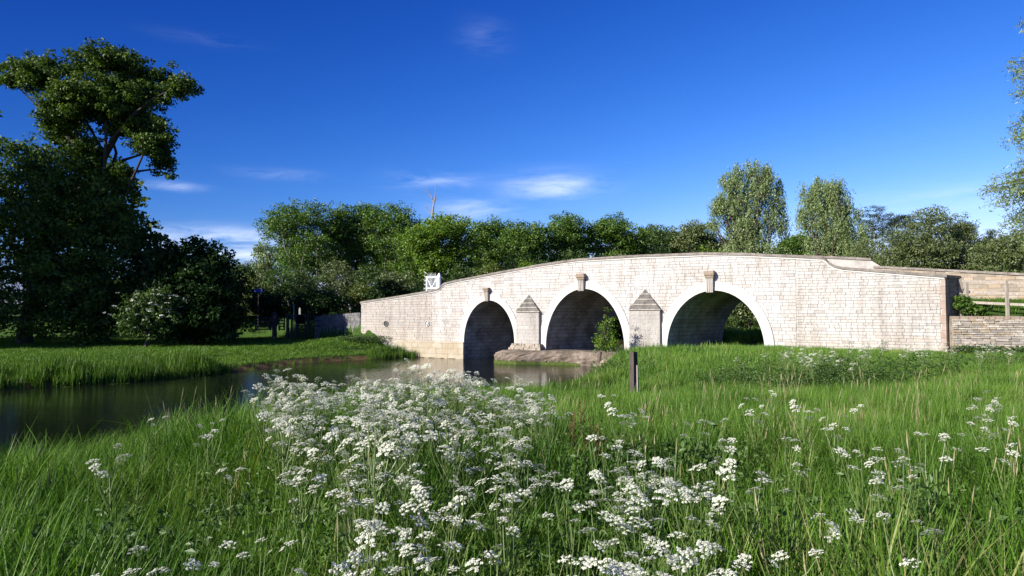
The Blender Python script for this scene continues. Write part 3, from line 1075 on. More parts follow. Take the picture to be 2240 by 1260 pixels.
# piers (cutwaters) with stepped pyramid caps
for (s0, s1, zt, za, zb_) in ((13.36, 14.98, 3.06, 4.13, 1.12), (20.82, 22.62, 3.17, 4.33, 0.2)):
    pr = 0.20
    sc = (s0 + s1) / 2
    mb = MB()
    cols = []
    mb.prism([(s0, -pr, zb_), (s1, -pr, zb_), (s1, 0.03, zb_), (s0, 0.03, zb_)], [(s0, -pr, zt), (s1, -pr, zt), (s1, 0.03, zt), (s0, 0.03, zt)])
    pier = mb.build('pier', M['pier'], bridge, attrs={'tint': ('POINT', [(0.40, 0.385, 0.36, 1)] * 8)})
    zc = zb_
    while zc < zt - 0.05:
        hc = min(srng.uniform(0.18, 0.26), zt - zc)
        if zt - zc - hc < 0.1:
            hc = zt - zc
        sa = s0 + 0.0
        while sa < s1 - 0.01:
            ln = srng.uniform(0.35, 0.7)
            sb = min(sa + ln, s1)
            if s1 - sb < 0.2:
                sb = s1
            st = MB()
            y = -pr - srng.uniform(0.006, 0.016)
            g_ = 0.006
            st.prism([(sa + g_, y, zc + g_), (sb - g_, y, zc + g_), (sb - g_, -pr + 0.01, zc + g_), (sa + g_, -pr + 0.01, zc + g_)],
                     [(sa + g_, y, zc + hc - g_), (sb - g_, y, zc + hc - g_), (sb - g_, -pr + 0.01, zc + hc - g_), (sa + g_, -pr + 0.01, zc + hc - g_)])
            t = srng.uniform(0.88, 1.0)
            tb = Vector((0.45, 0.43, 0.405)).lerp(Vector((0.50, 0.475, 0.43)), srng.random()) * t
            st.build('pier_stone', M['pier'], pier, attrs={'tint': ('POINT', [tuple(tb * .84) + (1,)] * 8)})
            sa = sb
        zc += hc
    # cap: four courses, each a frustum leaning back to the wall
    n = 4
    hw = (s1 - s0) / 2 + 0.06
    for k in range(n):
        u0, u1 = k / n, (k + 1) / n
        z0, z1 = zt + (za - zt) * u0, zt + (za - zt) * u1
        w0, w1 = hw * (1 - u0), hw * (1 - u1) + 0.02
        p0, p1 = (pr + 0.06) * (1 - u0) + 0.03, (pr + 0.06) * (1 - u1) + 0.04
        lip = 0.03
        cb = MB()
        cb.prism([(sc - w0, -p0, z0 + 0.004), (sc + w0, -p0, z0 + 0.004), (sc + w0, 0.03, z0 + 0.004), (sc - w0, 0.03, z0 + 0.004)],
                 [(sc - w0 + lip * .5, -p0 + lip, z0 + 0.05), (sc + w0 - lip * .5, -p0 + lip, z0 + 0.05), (sc + w0 - lip * .5, 0.03, z0 + 0.05), (sc - w0 + lip * .5, 0.03, z0 + 0.05)])
        cb.prism([(sc - w0 + lip, -p0 + lip * 2, z0 + 0.05), (sc + w0 - lip, -p0 + lip * 2, z0 + 0.05), (sc + w0 - lip, 0.028, z0 + 0.05), (sc - w0 + lip, 0.028, z0 + 0.05)],
                 [(sc - w1 + 0.0, -p1, z1 - 0.004), (sc + w1, -p1, z1 - 0.004), (sc + w1, 0.028, z1 - 0.004), (sc - w1, 0.028, z1 - 0.004)])
        cb.build('cap_course', M['cap'], pier, attrs={'tint': ('POINT', [(2.3, 2.2, 2.05, 1)] * 8 + [(1, 1, 1, 1)] * 8)})

# stained plinth at the left abutment, stones of it
zc = -0.4
while zc < 1.1:
    hc = 0.35 if zc < 0.9 else 1.12 - zc
    hc = min(hc, 1.12 - zc)
    sa = 3.4 + srng.uniform(0, .3)
    while sa < 9.22:
        sb = min(sa + srng.uniform(0.7, 1.3), 9.23)
        if 9.23 - sb < 0.3:
            sb = 9.23
        st = MB()
        y = -0.10 - srng.uniform(0, 0.012)
        st.prism([(sa + .005, y, zc + .005), (sb - .005, y, zc + .005), (sb - .005, 0.03, zc + .005), (sa + .005, 0.03, zc + .005)],
                 [(sa + .005, y + .006, zc + hc - .005), (sb - .005, y + .006, zc + hc - .005), (sb - .005, 0.03, zc + hc - .005), (sa + .005, 0.03, zc + hc - .005)])
        st.build('plinth_stone', M['plinth'], bridge)
        sa = sb
    zc += hc

# rimmed round hole and spoked iron tie plate on the left wing
for k, (hs, hz, hr) in enumerate(hole_c):
    mb = MB()
    n = 20
    ro, ri = (0.215, 0.19) if k == 0 else (0.21, 0.165)
    for q in range(n):
        a0, a1 = 2 * math.pi * q / n, 2 * math.pi * (q + 1) / n
        pts = lambda r_, y_: [(hs + r_ * math.cos(a0), y_, hz + r_ * math.sin(a0)), (hs + r_ * math.cos(a1), y_, hz + r_ * math.sin(a1))]
        i0, i1 = pts(ri, -0.055)
        o0, o1 = pts(ro, -0.055)
        mb.poly([i0, i1, o1, o0])
        b0, b1 = pts(ro, 0.0)
        mb.poly([o0, o1, b1, b0])
        c0, c1 = pts(ri, -0.014)
        mb.poly([i1, i0, c0, c1])
    plate = mb.build('tie_plate', M['coping'] if k == 0 else M['consol'], bridge)
    db = MB()
    db.prism([(hs + ri * math.cos(2 * math.pi * q / n), -0.018, hz + ri * math.sin(2 * math.pi * q / n)) for q in range(n)],
             [(hs + ri * math.cos(2 * math.pi * q / n), 0.0, hz + ri * math.sin(2 * math.pi * q / n)) for q in range(n)])
    db.build('recess_shade', M['iron'], plate)  # flat dark disc: the shade inside the hole is put into its colour
    if k == 1:
        xb = MB()
        for q in range(3):
            a = R(20 + 60 * q)
            xb.bar((hs - ri * math.cos(a), -0.035, hz - ri * math.sin(a)), (hs + ri * math.cos(a), -0.035, hz + ri * math.sin(a)), 0.045, 0.02)
        xb.build('spokes', M['white'], plate)

# right end: pinkish quoin and the return wall
zc = 0.9
k = 0
while zc < 4.58:
    hc = min(0.33, 4.60 - zc)
    mb = MB()
    wq = 0.20 if k % 2 else 0.13
    mb.prism([(L - wq, -0.025, zc + .004), (L + 0.03, -0.025, zc + .004), (L + 0.16, 0.40, zc + .004), (L - wq, 0.40, zc + .004)],
             [(L - wq, -0.02, zc + hc - .004), (L + 0.03, -0.02, zc + hc - .004), (L + 0.16, 0.40, zc + hc - .004), (L - wq, 0.40, zc + hc - .004)])
    mb.build('quoin_stone', M['brickred'], bridge)
    zc += hc
    k += 1
zc = 0.9
while zc < 4.6:
    hc = min(srng.uniform(0.2, 0.3), 4.62 - zc)
    if hc < 0.05:
        break
    t = 0.0
    while t < 0.99:
        t2 = min(t + srng.uniform(0.25, 0.5), 1.0)
        if 1 - t2 < 0.15:
            t2 = 1.0
        q = lambda u, out=0.0: (L + 0.17 + 0.44 * u + out, 0.402 + 1.0 * u)
        j = srng.uniform(0, 0.02)
        mb = MB()
        p_, r_ = q(t + .01, j), q(t2 - .01, j)
        mb.prism([(*p_, zc + .006), (*r_, zc + .006), (r_[0] - .5, r_[1], zc + .006), (p_[0] - .4, p_[1], zc + .006)],
                 [(*p_, zc + hc - .006), (*r_, zc + hc - .006), (r_[0] - .5, r_[1], zc + hc - .006), (p_[0] - .4, p_[1], zc + hc - .006)])
        mb.build('return_stone', M['returnst'], bridge)
        t = t2
    zc += hc
mb = MB()
mb.prism([(L - 0.12, -0.06, 4.605), (L + 0.10, -0.06, 4.605), (L + 0.70, 1.42, 4.605), (L - 0.05, 1.42, 4.605)],
         [(L - 0.10, -0.04, 4.72), (L + 0.08, -0.04, 4.72), (L + 0.66, 1.40, 4.72), (L - 0.05, 1.40, 4.72)])
mb.build('end_cap_slab', M['coping'], bridge)

# low rubble base and apron round the first pier
ap = MB()
outline = [(12.55, -1.15), (12.8, -1.75), (13.5, -2.2), (14.6, -2.15), (15.8, -1.35), (17.4, -1.1), (19.2, -0.95), (20.4, -0.7), (20.9, 0.6), (20.6, 2.0), (15.3, 2.2), (13.15, 2.0), (12.75, 0.4)]
arng = random.Random(5)
fine = []
for (p, q) in zip(outline, outline[1:] + outline[:1]):
    for k in range(5):
        fine.append((p[0] + (q[0] - p[0]) * k / 5, p[1] + (q[1] - p[1]) * k / 5))
rough = [arng.uniform(-1, 1) for _ in fine]
rough = [(rough[i - 1] + rough[i] + rough[(i + 1) % len(rough)]) / 3 for i in range(len(rough))]


def loop(scale, z, jit=0.05):
    cx, cy = 16.2, -0.2
    return [(cx + (s - cx) * (scale + .02 * rg) + arng.uniform(-jit, jit), cy + (d - cy) * (scale + .05 * rg) + arng.uniform(-jit, jit), z + .07 * rg + arng.uniform(-jit, jit) * .6) for (s, d), rg in zip(fine, rough)]


rows = [loop(0.99, -0.5), loop(0.985, 0.10), loop(1.0, 0.30), loop(1.0, 0.42), loop(0.975, 0.53), loop(0.93, 0.63), loop(0.84, 0.71), loop(0.6, 0.78)]
n = len(fine)
for r_ in rows:
    ap.v += r_
for i in range(len(rows) - 1):
    for k in range(n):
        a, b = i * n + k, i * n + (k + 1) % n
        ap.f.append((a, b, b + n, a + n))
ap.f.append(tuple((len(rows) - 1) * n + k for k in range(n)))
apron = ap.build('apron', M['apron'], bridge)
ms = MB()
r1 = [(16.2 + (s - 16.2) * 1.012, -0.2 + (d + 0.2) * 1.03, 0) for s, d in fine]
for k in range(0, 27):
    p, q = r1[k], r1[(k + 1) % n]
    h0, h1 = arng.uniform(.10, .24), arng.uniform(.10, .24)
    ms.prism([(p[0], p[1], -0.3), (q[0], q[1], -0.3), (q[0], q[1] + .1, -0.3), (p[0], p[1] + .1, -0.3)],
             [(p[0], p[1], h0), (q[0], q[1], h1), (q[0], q[1] + .1, h1), (p[0], p[1] + .1, h0)])
ms.build('moss_band', M['moss'], apron)
# rubble course under the pier
for row, (z0, z1, grow) in enumerate(((0.74, 0.90, 0.34), (0.90, 1.03, 0.26), (1.03, 1.13, 0.2))):
    sa = 13.36 - grow
    while sa < 14.98 + grow - 0.05:
        sb = min(sa + srng.uniform(0.25, 0.5), 14.98 + grow)
        mb = MB()
        y = -0.24 - grow - srng.uniform(0, .05)
        j = srng.uniform(-.012, .012)
        mb.prism([(sa + .01, y, z0 - .02), (sb - .01, y, z0 - .02), (sb - .01, 0.0, z0 - .02), (sa + .01, 0.0, z0 - .02)],
                 [(sa + .02, y + .03, z1 - .01 + j), (sb - .02, y + .03, z1 - .01 + j), (sb - .02, 0.0, z1 - .01 + j), (sa + .02, 0.0, z1 - .01 + j)])
        mb.build('rubble_stone', M['rubble'], bridge)
        sa = sb


# ------------------------------------------------------------------ coursed walls built stone by stone
def course_wall(root, name, p0, p1, thick, z0, z1a, z1b, m, hrange, lrange, tints, seed, lean=0.0, fade=0.0, z0b=None, jit=0.02):
    """p0->p1 front line in world; stones on the front, one core behind.  Root sits at p0."""
    r = random.Random(seed)
    p0v, p1v = Vector((*p0, 0)), Vector((*p1, 0))
    ln = (p1v - p0v).length
    d = (p1v - p0v).normalized()
    nrm = Vector((d.y, -d.x, 0))             # front
    z0b = z0 if z0b is None else z0b

    off = p0v - Vector((root.location.x, root.location.y, 0))

    def W(s, y, z):
        q = d * s + nrm * y + off
        return (q.x, q.y, z)
    core = MB()
    core.prism([W(0, 0, z0), W(ln, 0, z0b), W(ln, -thick, z0b), W(0, -thick, z0)],
               [W(0, 0, z1a - .03), W(ln, 0, z1b - .03), W(ln, -thick, z1b - .03), W(0, -thick, z1a - .03)])
    core.build('wall_core', M['mortar'] if m is not M['drystone'] else M['rubble'], root)
    z = min(z0, z0b)
    count = 0
    while z < max(z1a, z1b) - 0.02:
        h = r.uniform(*hrange)
        s = -r.uniform(0, lrange[0])
        while s < ln:
            l_ = r.uniform(*lrange)
            a, b = max(s, 0), min(s + l_, ln)
            s += l_
            if b - a < 0.05:
                continue
            top = z1a + (z1b - z1a) * ((a + b) / 2 / ln)
            bot = z0 + (z0b - z0) * ((a + b) / 2 / ln)
            zt = min(z + h, top)
            if zt - z < 0.025 or z + h < bot:
                continue
            y = r.uniform(0.01, 0.01 + jit * 2)
            k = jit * 0.5
            ja, jb = r.uniform(-k, k), r.uniform(-k, k)
            mb = MB()
            e = 0.006 if jit < .03 else r.uniform(.006, .016)
            mb.prism([W(a + e, y, z + e), W(b - e, y + ja, z + e + jb * .6), W(b - e, y + ja, zt - e + ja * .5), W(a + e, y, zt - e)],
                     [W(a + e, -0.06, z + e), W(b - e, -0.06, z + e), W(b - e, -0.06, zt - e), W(a + e, -0.06, zt - e)])
            c = Vector(r.choice(tints)) * r.uniform(0.8, 1.1)
            mb.build(name, m, root, attrs={'tint': ('POINT', [tuple(c) + (1,)] * 8)})
            count += 1
        z += h
    return W, ln


# dry stone wall at the right end of the bridge
DS0, DS1 = (19.55, 30.35), (25.8, 28.4)
ds = empty('dry_stone_wall', (*DS0, 0))
tag(ds, 'low dry stone wall of rough limestone running from the right end of the bridge', 'wall')
lime = [(0.62, 0.58, 0.52), (0.70, 0.66, 0.60), (0.52, 0.47, 0.41), (0.62, 0.52, 0.38), (0.48, 0.45, 0.42), (0.66, 0.60, 0.53)]
W_, ln_ = course_wall(ds, 'stone', DS0, DS1, 0.45, 0.95, 2.75, 2.70, M['drystone'], (0.075, 0.135), (0.18, 0.50), lime, 3, jit=0.035)
s = 0.0
while s < ln_ - 0.1:
    w_ = random.uniform(0.22, 0.42)
    hh = random.uniform(0.11, 0.15)
    mb = MB()
    zt = 2.75 - 0.05 * s / ln_
    mb.prism([W_(s + .01, .05, zt - .02), W_(min(s + w_, ln_) - .01, .05, zt - .02), W_(min(s + w_, ln_) - .01, -.45, zt - .02), W_(s + .01, -.45, zt - .02)],
             [W_(s + .02, .03, zt + hh), W_(min(s + w_, ln_) - .02, .04, zt + hh - .01), W_(min(s + w_, ln_) - .02, -.43, zt + hh), W_(s + .02, -.43, zt + hh)])
    mb.build('cope_stone', M['consol_cap'], ds)
    s += w_

# roadside wall continuing the far parapet
F0, F1 = b2w(32.6, BW - PT)[:2], b2w(47, BW - PT - 0.3)[:2]
rw = empty('roadside_wall', (*F0, 0))
tag(rw, 'buff stone roadside wall continuing the far parapet behind the wooden fence', 'wall')
buff = [(1, 1, 1), (0.9, 0.87, 0.84), (1.0, 0.92, 0.82), (0.82, 0.8, 0.78)]
W2, ln2 = course_wall(rw, 'stone', F0, F1, 0.34, 2.9, 5.52, 4.15, M['buff'], (0.17, 0.24), (0.35, 0.8), buff, 9)
s = 0.0
while s < ln2 - 0.05:
    e = min(s + random.uniform(0.9, 1.4), ln2)
    za, zb_ = 5.52 + (4.15 - 5.52) * s / ln2, 5.52 + (4.15 - 5.52) * e / ln2
    mb = MB()
    mb.prism([W2(s + .006, .09, za - .02), W2(e - .006, .09, zb_ - .02), W2(e - .006, -.42, zb_ - .02), W2(s + .006, -.42, za - .02)],
             [W2(s + .006, .06, za + .10), W2(e - .006, .06, zb_ + .10), W2(e - .006, -.40, zb_ + .10), W2(s + .006, -.40, za + .10)])
    mb.build('coping_stone', M['coping'], rw)
    s = e

# verge and road behind the dry stone wall
v, f = [], []
NV = 14
prof = [(-0.35, 2.66), (0.4, 2.72), (1.2, 2.90), (2.2, 3.25), (3.0, 3.52), (4.2, 3.56)]
for i in range(NV + 1):
    t = i / NV
    a = Vector((*DS0, 0)).lerp(Vector((*DS1, 0)), 0.0 + t * 1.6)
    b = Vector(b2w(36.1 + t * 11, BW - PT - 0.05))
    for j in range(9):
        u = j / 8
        q = a.lerp(b, u * 0.99 + 0.01)
        zq = 2.68 + (1.05 - 0.35 * t) * sstep(0.15, 0.75, u) + 0.03 * math.sin(i * 2.1 + j * 1.3)
        v.append((q.x, q.y, zq))
for i in range(NV):
    for j in range(8):
        a = i * 9 + j
        f.append((a, a + 9, a + 10, a + 1))
o = mesh_obj('verge', v, f, M['ground'], smooth=True)
tag(o, 'grassy verge above the dry stone wall', None, None, 'structure')

# wooden fence on the verge
fc = empty('post_and_rail_fence', (20.3, 30.7, 2.6))
tag(fc, 'weathered three rail wooden fence above the dry stone wall', 'fence')


def fpost(x, y, z0, z1, w_):
    mb = MB()
    mb.prism([(x - w_, y - w_ * .7, z0), (x + w_, y - w_ * .7, z0), (x + w_, y + w_ * .7, z0), (x - w_, y + w_ * .7, z0)],
             [(x - w_, y - w_ * .7, z1), (x + w_, y - w_ * .7, z1 + .01), (x + w_, y + w_ * .7, z1 + .02), (x - w_, y + w_ * .7, z1)])
    mb.build('post', M['wood'], fc)


fx = lambda px, yw: (px - 1120) / 1493.0 * yw - 20.3
for px, yw, top, bot, w_ in ((2101, 31.3, 4.55, 2.6, 0.085), (2115, 31.1, 4.40, 2.6, 0.065), (2203, 30.2, 4.44, 2.6, 0.06)):
    fpost(fx(px, yw), yw - 30.7, bot - 2.6, top - 2.6, w_)
fpost(fx(2300, 29.2), 29.2 - 30.7, 0, 1.75, 0.06)
for (xa, ya, za), (xb, yb, zb_) in (((2084, 31.7, 4.50), (2117, 31.15, 4.47)), ((2084, 31.7, 4.08), (2117, 31.15, 4.04)),
                                    ((2106, 31.2, 4.48), (2305, 29.12, 4.25)), ((2110, 31.2, 3.98), (2305, 29.12, 3.78)), ((2122, 31.15, 3.50), (2305, 29.12, 3.30))):
    mb = MB()
    dy = 0.08
    mb.bar((fx(xa, ya), ya - 30.7 + dy, za - 2.6), (fx(xb, yb), yb - 30.7 + dy, zb_ - 2.6), 0.045, 0.115)
    mb.build('rail', M['wood'], fc)

# wall curving back from the left end of the bridge
lw0 = (-11.05, 50.0)
lwl = empty('approach_wall', (-16.9, 58.6, 0))
tag(lwl, 'shaded grey stone wall leading back from the left end of the bridge', 'wall')
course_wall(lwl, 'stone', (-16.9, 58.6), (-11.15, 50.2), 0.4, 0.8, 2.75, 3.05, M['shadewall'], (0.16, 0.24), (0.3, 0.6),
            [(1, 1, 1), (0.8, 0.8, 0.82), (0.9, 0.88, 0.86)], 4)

# white gate on the deck at the left end
gt = empty('white_gate', b2w(6.35, 0.62, 4.0), -A32)
tag(gt, 'white painted iron gate with round post and spiked top behind the left parapet', 'gate')
mb = MB()
mb.lathe([(0.13, -.65), (0.13, 1.38), (0.145, 1.39), (0.145, 1.46), (0.125, 1.54), (0.09, 1.66), (0.045, 1.73), (0.01, 1.75)], 0.28, 0.05, 16)
mb.build('post', M['white'], gt, smooth=False)
mb = MB()
GX0, GX1 = -0.78, 0.12
mb.bar((GX0, 0, -.65), (GX0, 0, 1.55), 0.07)
mb.bar((GX1, 0, -.65), (GX1, 0, 1.55), 0.06)
mb.bar((GX0, 0, 1.47), (GX1, 0, 1.47), 0.055, 0.08)
mb.bar((GX0, 0, 0.72), (GX1, 0, 0.72), 0.05, 0.06)
mb.bar((GX0, 0, 0.08), (GX1, 0, 0.08), 0.05, 0.06)
gfm = mb.build('gate_frame', M['white'], gt)
for k in range(7):
    x = GX0 + (GX1 - GX0) * (k + 1) / 8
    mb = MB()
    mb.tube([(x, 0, 0.08), (x, 0, 1.60), (x, 0, 1.78)], [0.017, 0.017, 0.003], 6)
    mb.build('bar', M['white'], gt)
for p, q in (((GX0, 0.02, 1.45), (-0.33, 0.02, 0.74)), ((GX1, 0.02, 1.45), (-0.33, 0.02, 0.74))):
    mb = MB()
    mb.bar(p, q, 0.04, 0.05)
    mb.build('brace', M['white'], gt)
for k in range(7):
    zc = 0.25 + k * 0.25
    mb = MB()
    a = R(-30 + 10 * k)
    mb.tube([(GX0, 0, zc), (GX0 - 0.22, 0.02, zc + 0.22 * math.sin(a)), (GX0 - 0.30, 0.02, zc + .05 + 0.30 * math.sin(a))], [0.014, 0.014, 0.004], 5)
    mb.tube([(GX0 - 0.12, 0, zc - .02), (GX0 - 0.25, 0.06, zc - 0.10)], [0.012, 0.004], 5)
    mb.build('spike', M['white'], gt)

# wooden marker post in the meadow
mk = empty('marker_post', (3.05, 17.2, gz(3.05, 17.2)), R(38))
tag(mk, 'square dark wooden marker post with a lath nailed on, standing in the tall grass', 'post')
mb = MB()
hp = 2.02 - mk.location.z + 0.02
mb.prism([(-.075, -.075, -.3), (.075, -.075, -.3), (.075, .075, -.3), (-.075, .075, -.3)], [(-.07, -.07, hp), (.07, -.07, hp - .015), (.07, .07, hp - .02), (-.07, .07, hp)])
mb.build('post', M['darkwood'], mk)
mb = MB()
mb.prism([(.02, -.112, -.2), (.06, -.112, -.2), (.06, -.078, -.2), (.02, -.078, -.2)], [(.02, -.112, hp - .34), (.055, -.112, hp - .36), (.055, -.078, hp - .36), (.02, -.078, hp - .34)])
mb.build('lath', M['wood'], mk)

# boulder beside the bush under the second arch
bd = MB()
bd.lathe([(0.30, -0.35), (0.42, -0.1), (0.43, 0.1), (0.36, 0.3), (0.2, 0.42), (0.05, 0.45)], 0, 0, 12)
brn = random.Random(2)
bd.v = [(x * brn.uniform(.9, 1.1), y * brn.uniform(.9, 1.1), z * brn.uniform(.92, 1.08)) for x, y, z in bd.v]
bo = bd.build('boulder', M['boulder'], smooth=True)
bo.location = (4.95, 35.6, max(0.15, gz(4.95, 35.6) + .12))
tag(bo, 'rounded pinkish boulder at the water edge below the bush', 'boulder')


# ------------------------------------------------------------------ far-bank furniture in the shade of the trees
def field_gate(p, q, z, label, h=1.2):
    """five-barred gate between two heavy posts"""
    p, q = Vector((*p, 0)), Vector((*q, 0))
    ang = math.atan2((q - p).y, (q - p).x)
    ln = (q - p).length
    root = empty('field_gate', (p.x, p.y, z), ang)
    tag(root, label, 'gate', 'wooden field gates on the far bank')
    for k in range(5):
        zb = 0.2 + (h - 0.25) * k / 4
        mb = MB()
        mb.bar((0.16, 0, zb), (ln - 0.16, 0, zb), 0.04, 0.09)
        mb.build('rail', M['darkwood'], root)
    for x in (0.16, ln - 0.16):
        mb = MB()
        mb.bar((x, 0, 0.1), (x, 0, h + 0.1), 0.09, 0.09)
        mb.build('stile', M['darkwood'], root)
    for a, b in (((0.2, 0.04, 0.2), (ln / 2, 0.04, h - 0.05)), ((ln - 0.2, 0.04, 0.2), (ln / 2, 0.04, h - 0.05))):
        mb = MB()
        mb.bar(a, b, 0.03, 0.08)
        mb.build('brace', M['darkwood'], root)
    return root


def gate_post(x, y, h, w_, label):
    z = gz(x, y)
    mb = MB()
    mb.prism([(-w_, -w_, -.2), (w_, -w_, -.2), (w_, w_, -.2), (-w_, w_, -.2)], [(-w_, -w_, h), (w_, -w_, h), (w_, w_, h), (-w_, w_, h)])
    mb.prism([(-w_, -w_, h), (w_, -w_, h), (w_, w_, h), (-w_, w_, h)], [(-.02, -.02, h + w_ * .5), (.02, -.02, h + w_ * .5), (.02, .02, h + w_ * .5), (-.02, .02, h + w_ * .5)])
    o = mb.build('gate_post', M['darkwood'])
    o.location = (x, y, z)
    return tag(o, label, 'post', 'dark gate posts on the far bank')


YG = 57.0
GXp = lambda px: (px - 1120) / 1493.0 * YG
field_gate((GXp(556), YG), (GXp(597), YG), 1.45, 'dark five barred gate left of the thickest gate post on the far bank')
field_gate((GXp(607), YG), (GXp(627), YG), 1.45, 'narrow dark gate between the two gate posts on the far bank')
for px, h, w_, lab in ((601.5, 2.2, 0.15, 'thickest dark gate post, between the two wooden gates on the far bank'),
                       (630, 2.1, 0.10, 'slimmer dark gate post right of the narrow gate'),
                       (639, 2.1, 0.07, 'thin dark post beside the pale pole on the far bank')):
    z = gz(GXp(px), YG)
    gate_post(GXp(px), YG, 2.85 - z + (0.15 if w_ > .12 else 0), w_, lab)

rf = empty('rail_fence', (GXp(640), YG + .3, 1.5))
tag(rf, 'dark post and rail fence between the gates and the left end of the bridge', 'fence')
for px in (650, 672, 705, 723, 742):
    x = GXp(px) - GXp(640)
    mb = MB()
    mb.box(x - .06, x + .06, -.06, .06, -.6, 1.35)
    mb.build('post', M['darkwood'], rf)
for zb in (0.45, 0.85, 1.22):
    mb = MB()
    mb.bar((0, .07, zb), (GXp(742) - GXp(640), .07, zb), 0.04, 0.1)
    mb.build('rail', M['darkwood'], rf)

pl = MB()
pl.tube([(0, 0, 0), (0, 0, 2.2)], [0.04, 0.035], 8)
pl.bar((-.16, 0, 2.02), (0.04, 0, 2.16), 0.03)
po = pl.build('pole', M['pale'])
po.location = (GXp(646.5), YG - .4, 1.55)
tag(po, 'thin pale pole with a short arm rising beside the far bank fence', 'pole')
sm = MB()
sm.prism([(-.12, -.05, -.3), (.12, -.05, -.3), (.12, .05, -.3), (-.12, .05, -.3)], [(-.12, -.05, .95), (.12, -.05, .95), (.12, .05, .95), (-.12, .05, .95)])
sm.prism([(-.12, -.05, .95), (.12, -.05, .95), (.12, .05, .95), (-.12, .05, .95)], [(-.03, -.05, 1.2), (.03, -.05, 1.2), (.03, .05, 1.2), (-.03, .05, 1.2)])
so = sm.build('stone_marker', M['pale'])
so.scale = (.7, .7, .62)
so.location = (GXp(656) * 1.1, YG * 1.1, gz(GXp(656) * 1.1, YG * 1.1))
tag(so, 'small pale pointed marker stone standing by the lane', 'marker')
nb = empty('notice_board', (GXp(663), YG - .6, 1.35))
tag(nb, 'small grey notice board on two legs by the far bank fence', 'sign')
mb = MB()
mb.box(-.42, .42, -.03, .03, .75, 1.55)
mb.build('board', M['darkwood'], nb)
mb = MB()
mb.box(-.36, .36, -.036, -.031, .82, 1.48)
mb.build('panel', M['shadewall'], nb)
for x in (-.36, .36):
    mb = MB()
    mb.box(x - .04, x + .04, .032, .10, -.4, 1.55)
    mb.build('leg', M['darkwood'], nb)
sg = empty('road_sign', ((565 - 1120) / 1493 * 63, 63, 2.4))
tag(sg, 'small blue sign plate on a post in front of the far hedge', 'sign')
mb = MB()
mb.box(-.36, .36, -.02, .02, 2.55, 2.79)
mb.build('sign_plate', M['blue'], sg)
mb = MB()
mb.tube([(0, .05, -1.2), (0, .05, 2.75)], [.035, .035], 8)
mb.build('sign_post', M['darkwood'], sg)


# ------------------------------------------------------------------ trees
def leaves(centres, per, spread, size, aspect, r, up=0.4, hang=0.0, tint_c=None, flat=0.6):
    """leaf quads scattered round the clump centres -> verts, faces, tint"""
    n = len(centres)
    P = np.repeat(centres, per, axis=0)
    N = len(P)
    off = r.normal(size=(N, 3))
    off /= np.maximum(np.linalg.norm(off, axis=1, keepdims=True), 1e-6)
    off *= (r.random((N, 1)) ** 0.45) * spread
    off[:, 2] *= flat
    P = P + off
    nn = r.normal(size=(N, 3))
    nn /= np.linalg.norm(nn, axis=1, keepdims=True)
    nn = nn + off / spread * 0.9 + np.array([0, 0, up])
    nn /= np.linalg.norm(nn, axis=1, keepdims=True)
    a = r.normal(size=(N, 3))
    a[:, 2] -= hang
    a -= nn * np.sum(a * nn, axis=1, keepdims=True)
    a /= np.maximum(np.linalg.norm(a, axis=1, keepdims=True), 1e-6)
    b = np.cross(nn, a)
    sz = size * r.uniform(0.65, 1.3, (N, 1))
    l_, w_ = a * sz * 0.5, b * sz * 0.5 * aspect
    V = np.stack([P - l_, P + w_ - l_ * .1 + nn * sz * .06, P + l_, P - w_ - l_ * .1 + nn * sz * .06], 1).reshape(-1, 3)
    F = np.arange(N * 4).reshape(N, 4)
    tc = r.random(n) if tint_c is None else tint_c
    t = np.clip(np.repeat(tc, per) * 0.6 + r.random(N) * 0.4, 0, 1)
    return V, F, t


def lobe_points(lobes, n, r, shell=0.55):
    wts = np.array([(l[3] * l[4] * l[5]) ** (2 / 3) for l in lobes])
    k = r.choice(len(lobes), n, p=wts / wts.sum())
    d = r.normal(size=(n, 3))
    d /= np.linalg.norm(d, axis=1, keepdims=True)
    rad = shell + (1 - shell) * r.random((n, 1)) ** 0.7
    inner = r.random((n, 1)) < 0.16
    rad = np.where(inner, r.random((n, 1)) * 0.7, rad)
    # every lobe bulges and dents its own way, so no outline stays round
    ph = r.uniform(0, 6.28, (len(lobes), 4))[k]
    th, el = np.arctan2(d[:, 1], d[:, 0]), d[:, 2]
    rad = rad * (1 + .24 * np.sin(3 * th + ph[:, 0]) * np.cos(3 * el + ph[:, 1]) + .16 * np.sin(5 * th + 4 * el + ph[:, 2]))[:, None]
    Lb = np.array([l[:6] for l in lobes])[k]
    return Lb[:, :3] + d * rad * Lb[:, 3:6]


def limb_path(p, q, r, bend=0.12, n=5):
    p, q = Vector(p), Vector(q)
    ln = (q - p).length
    pts = []
    o = Vector((r.uniform(-1, 1), r.uniform(-1, 1), r.uniform(-.2, .8))) * ln * bend
    for i in range(n + 1):
        t = i / n
        pts.append(p.lerp(q, t) + o * math.sin(math.pi * t) + Vector((r.uniform(-1, 1), r.uniform(-1, 1), 0)) * ln * 0.02 * (0 < i < n))
    return pts


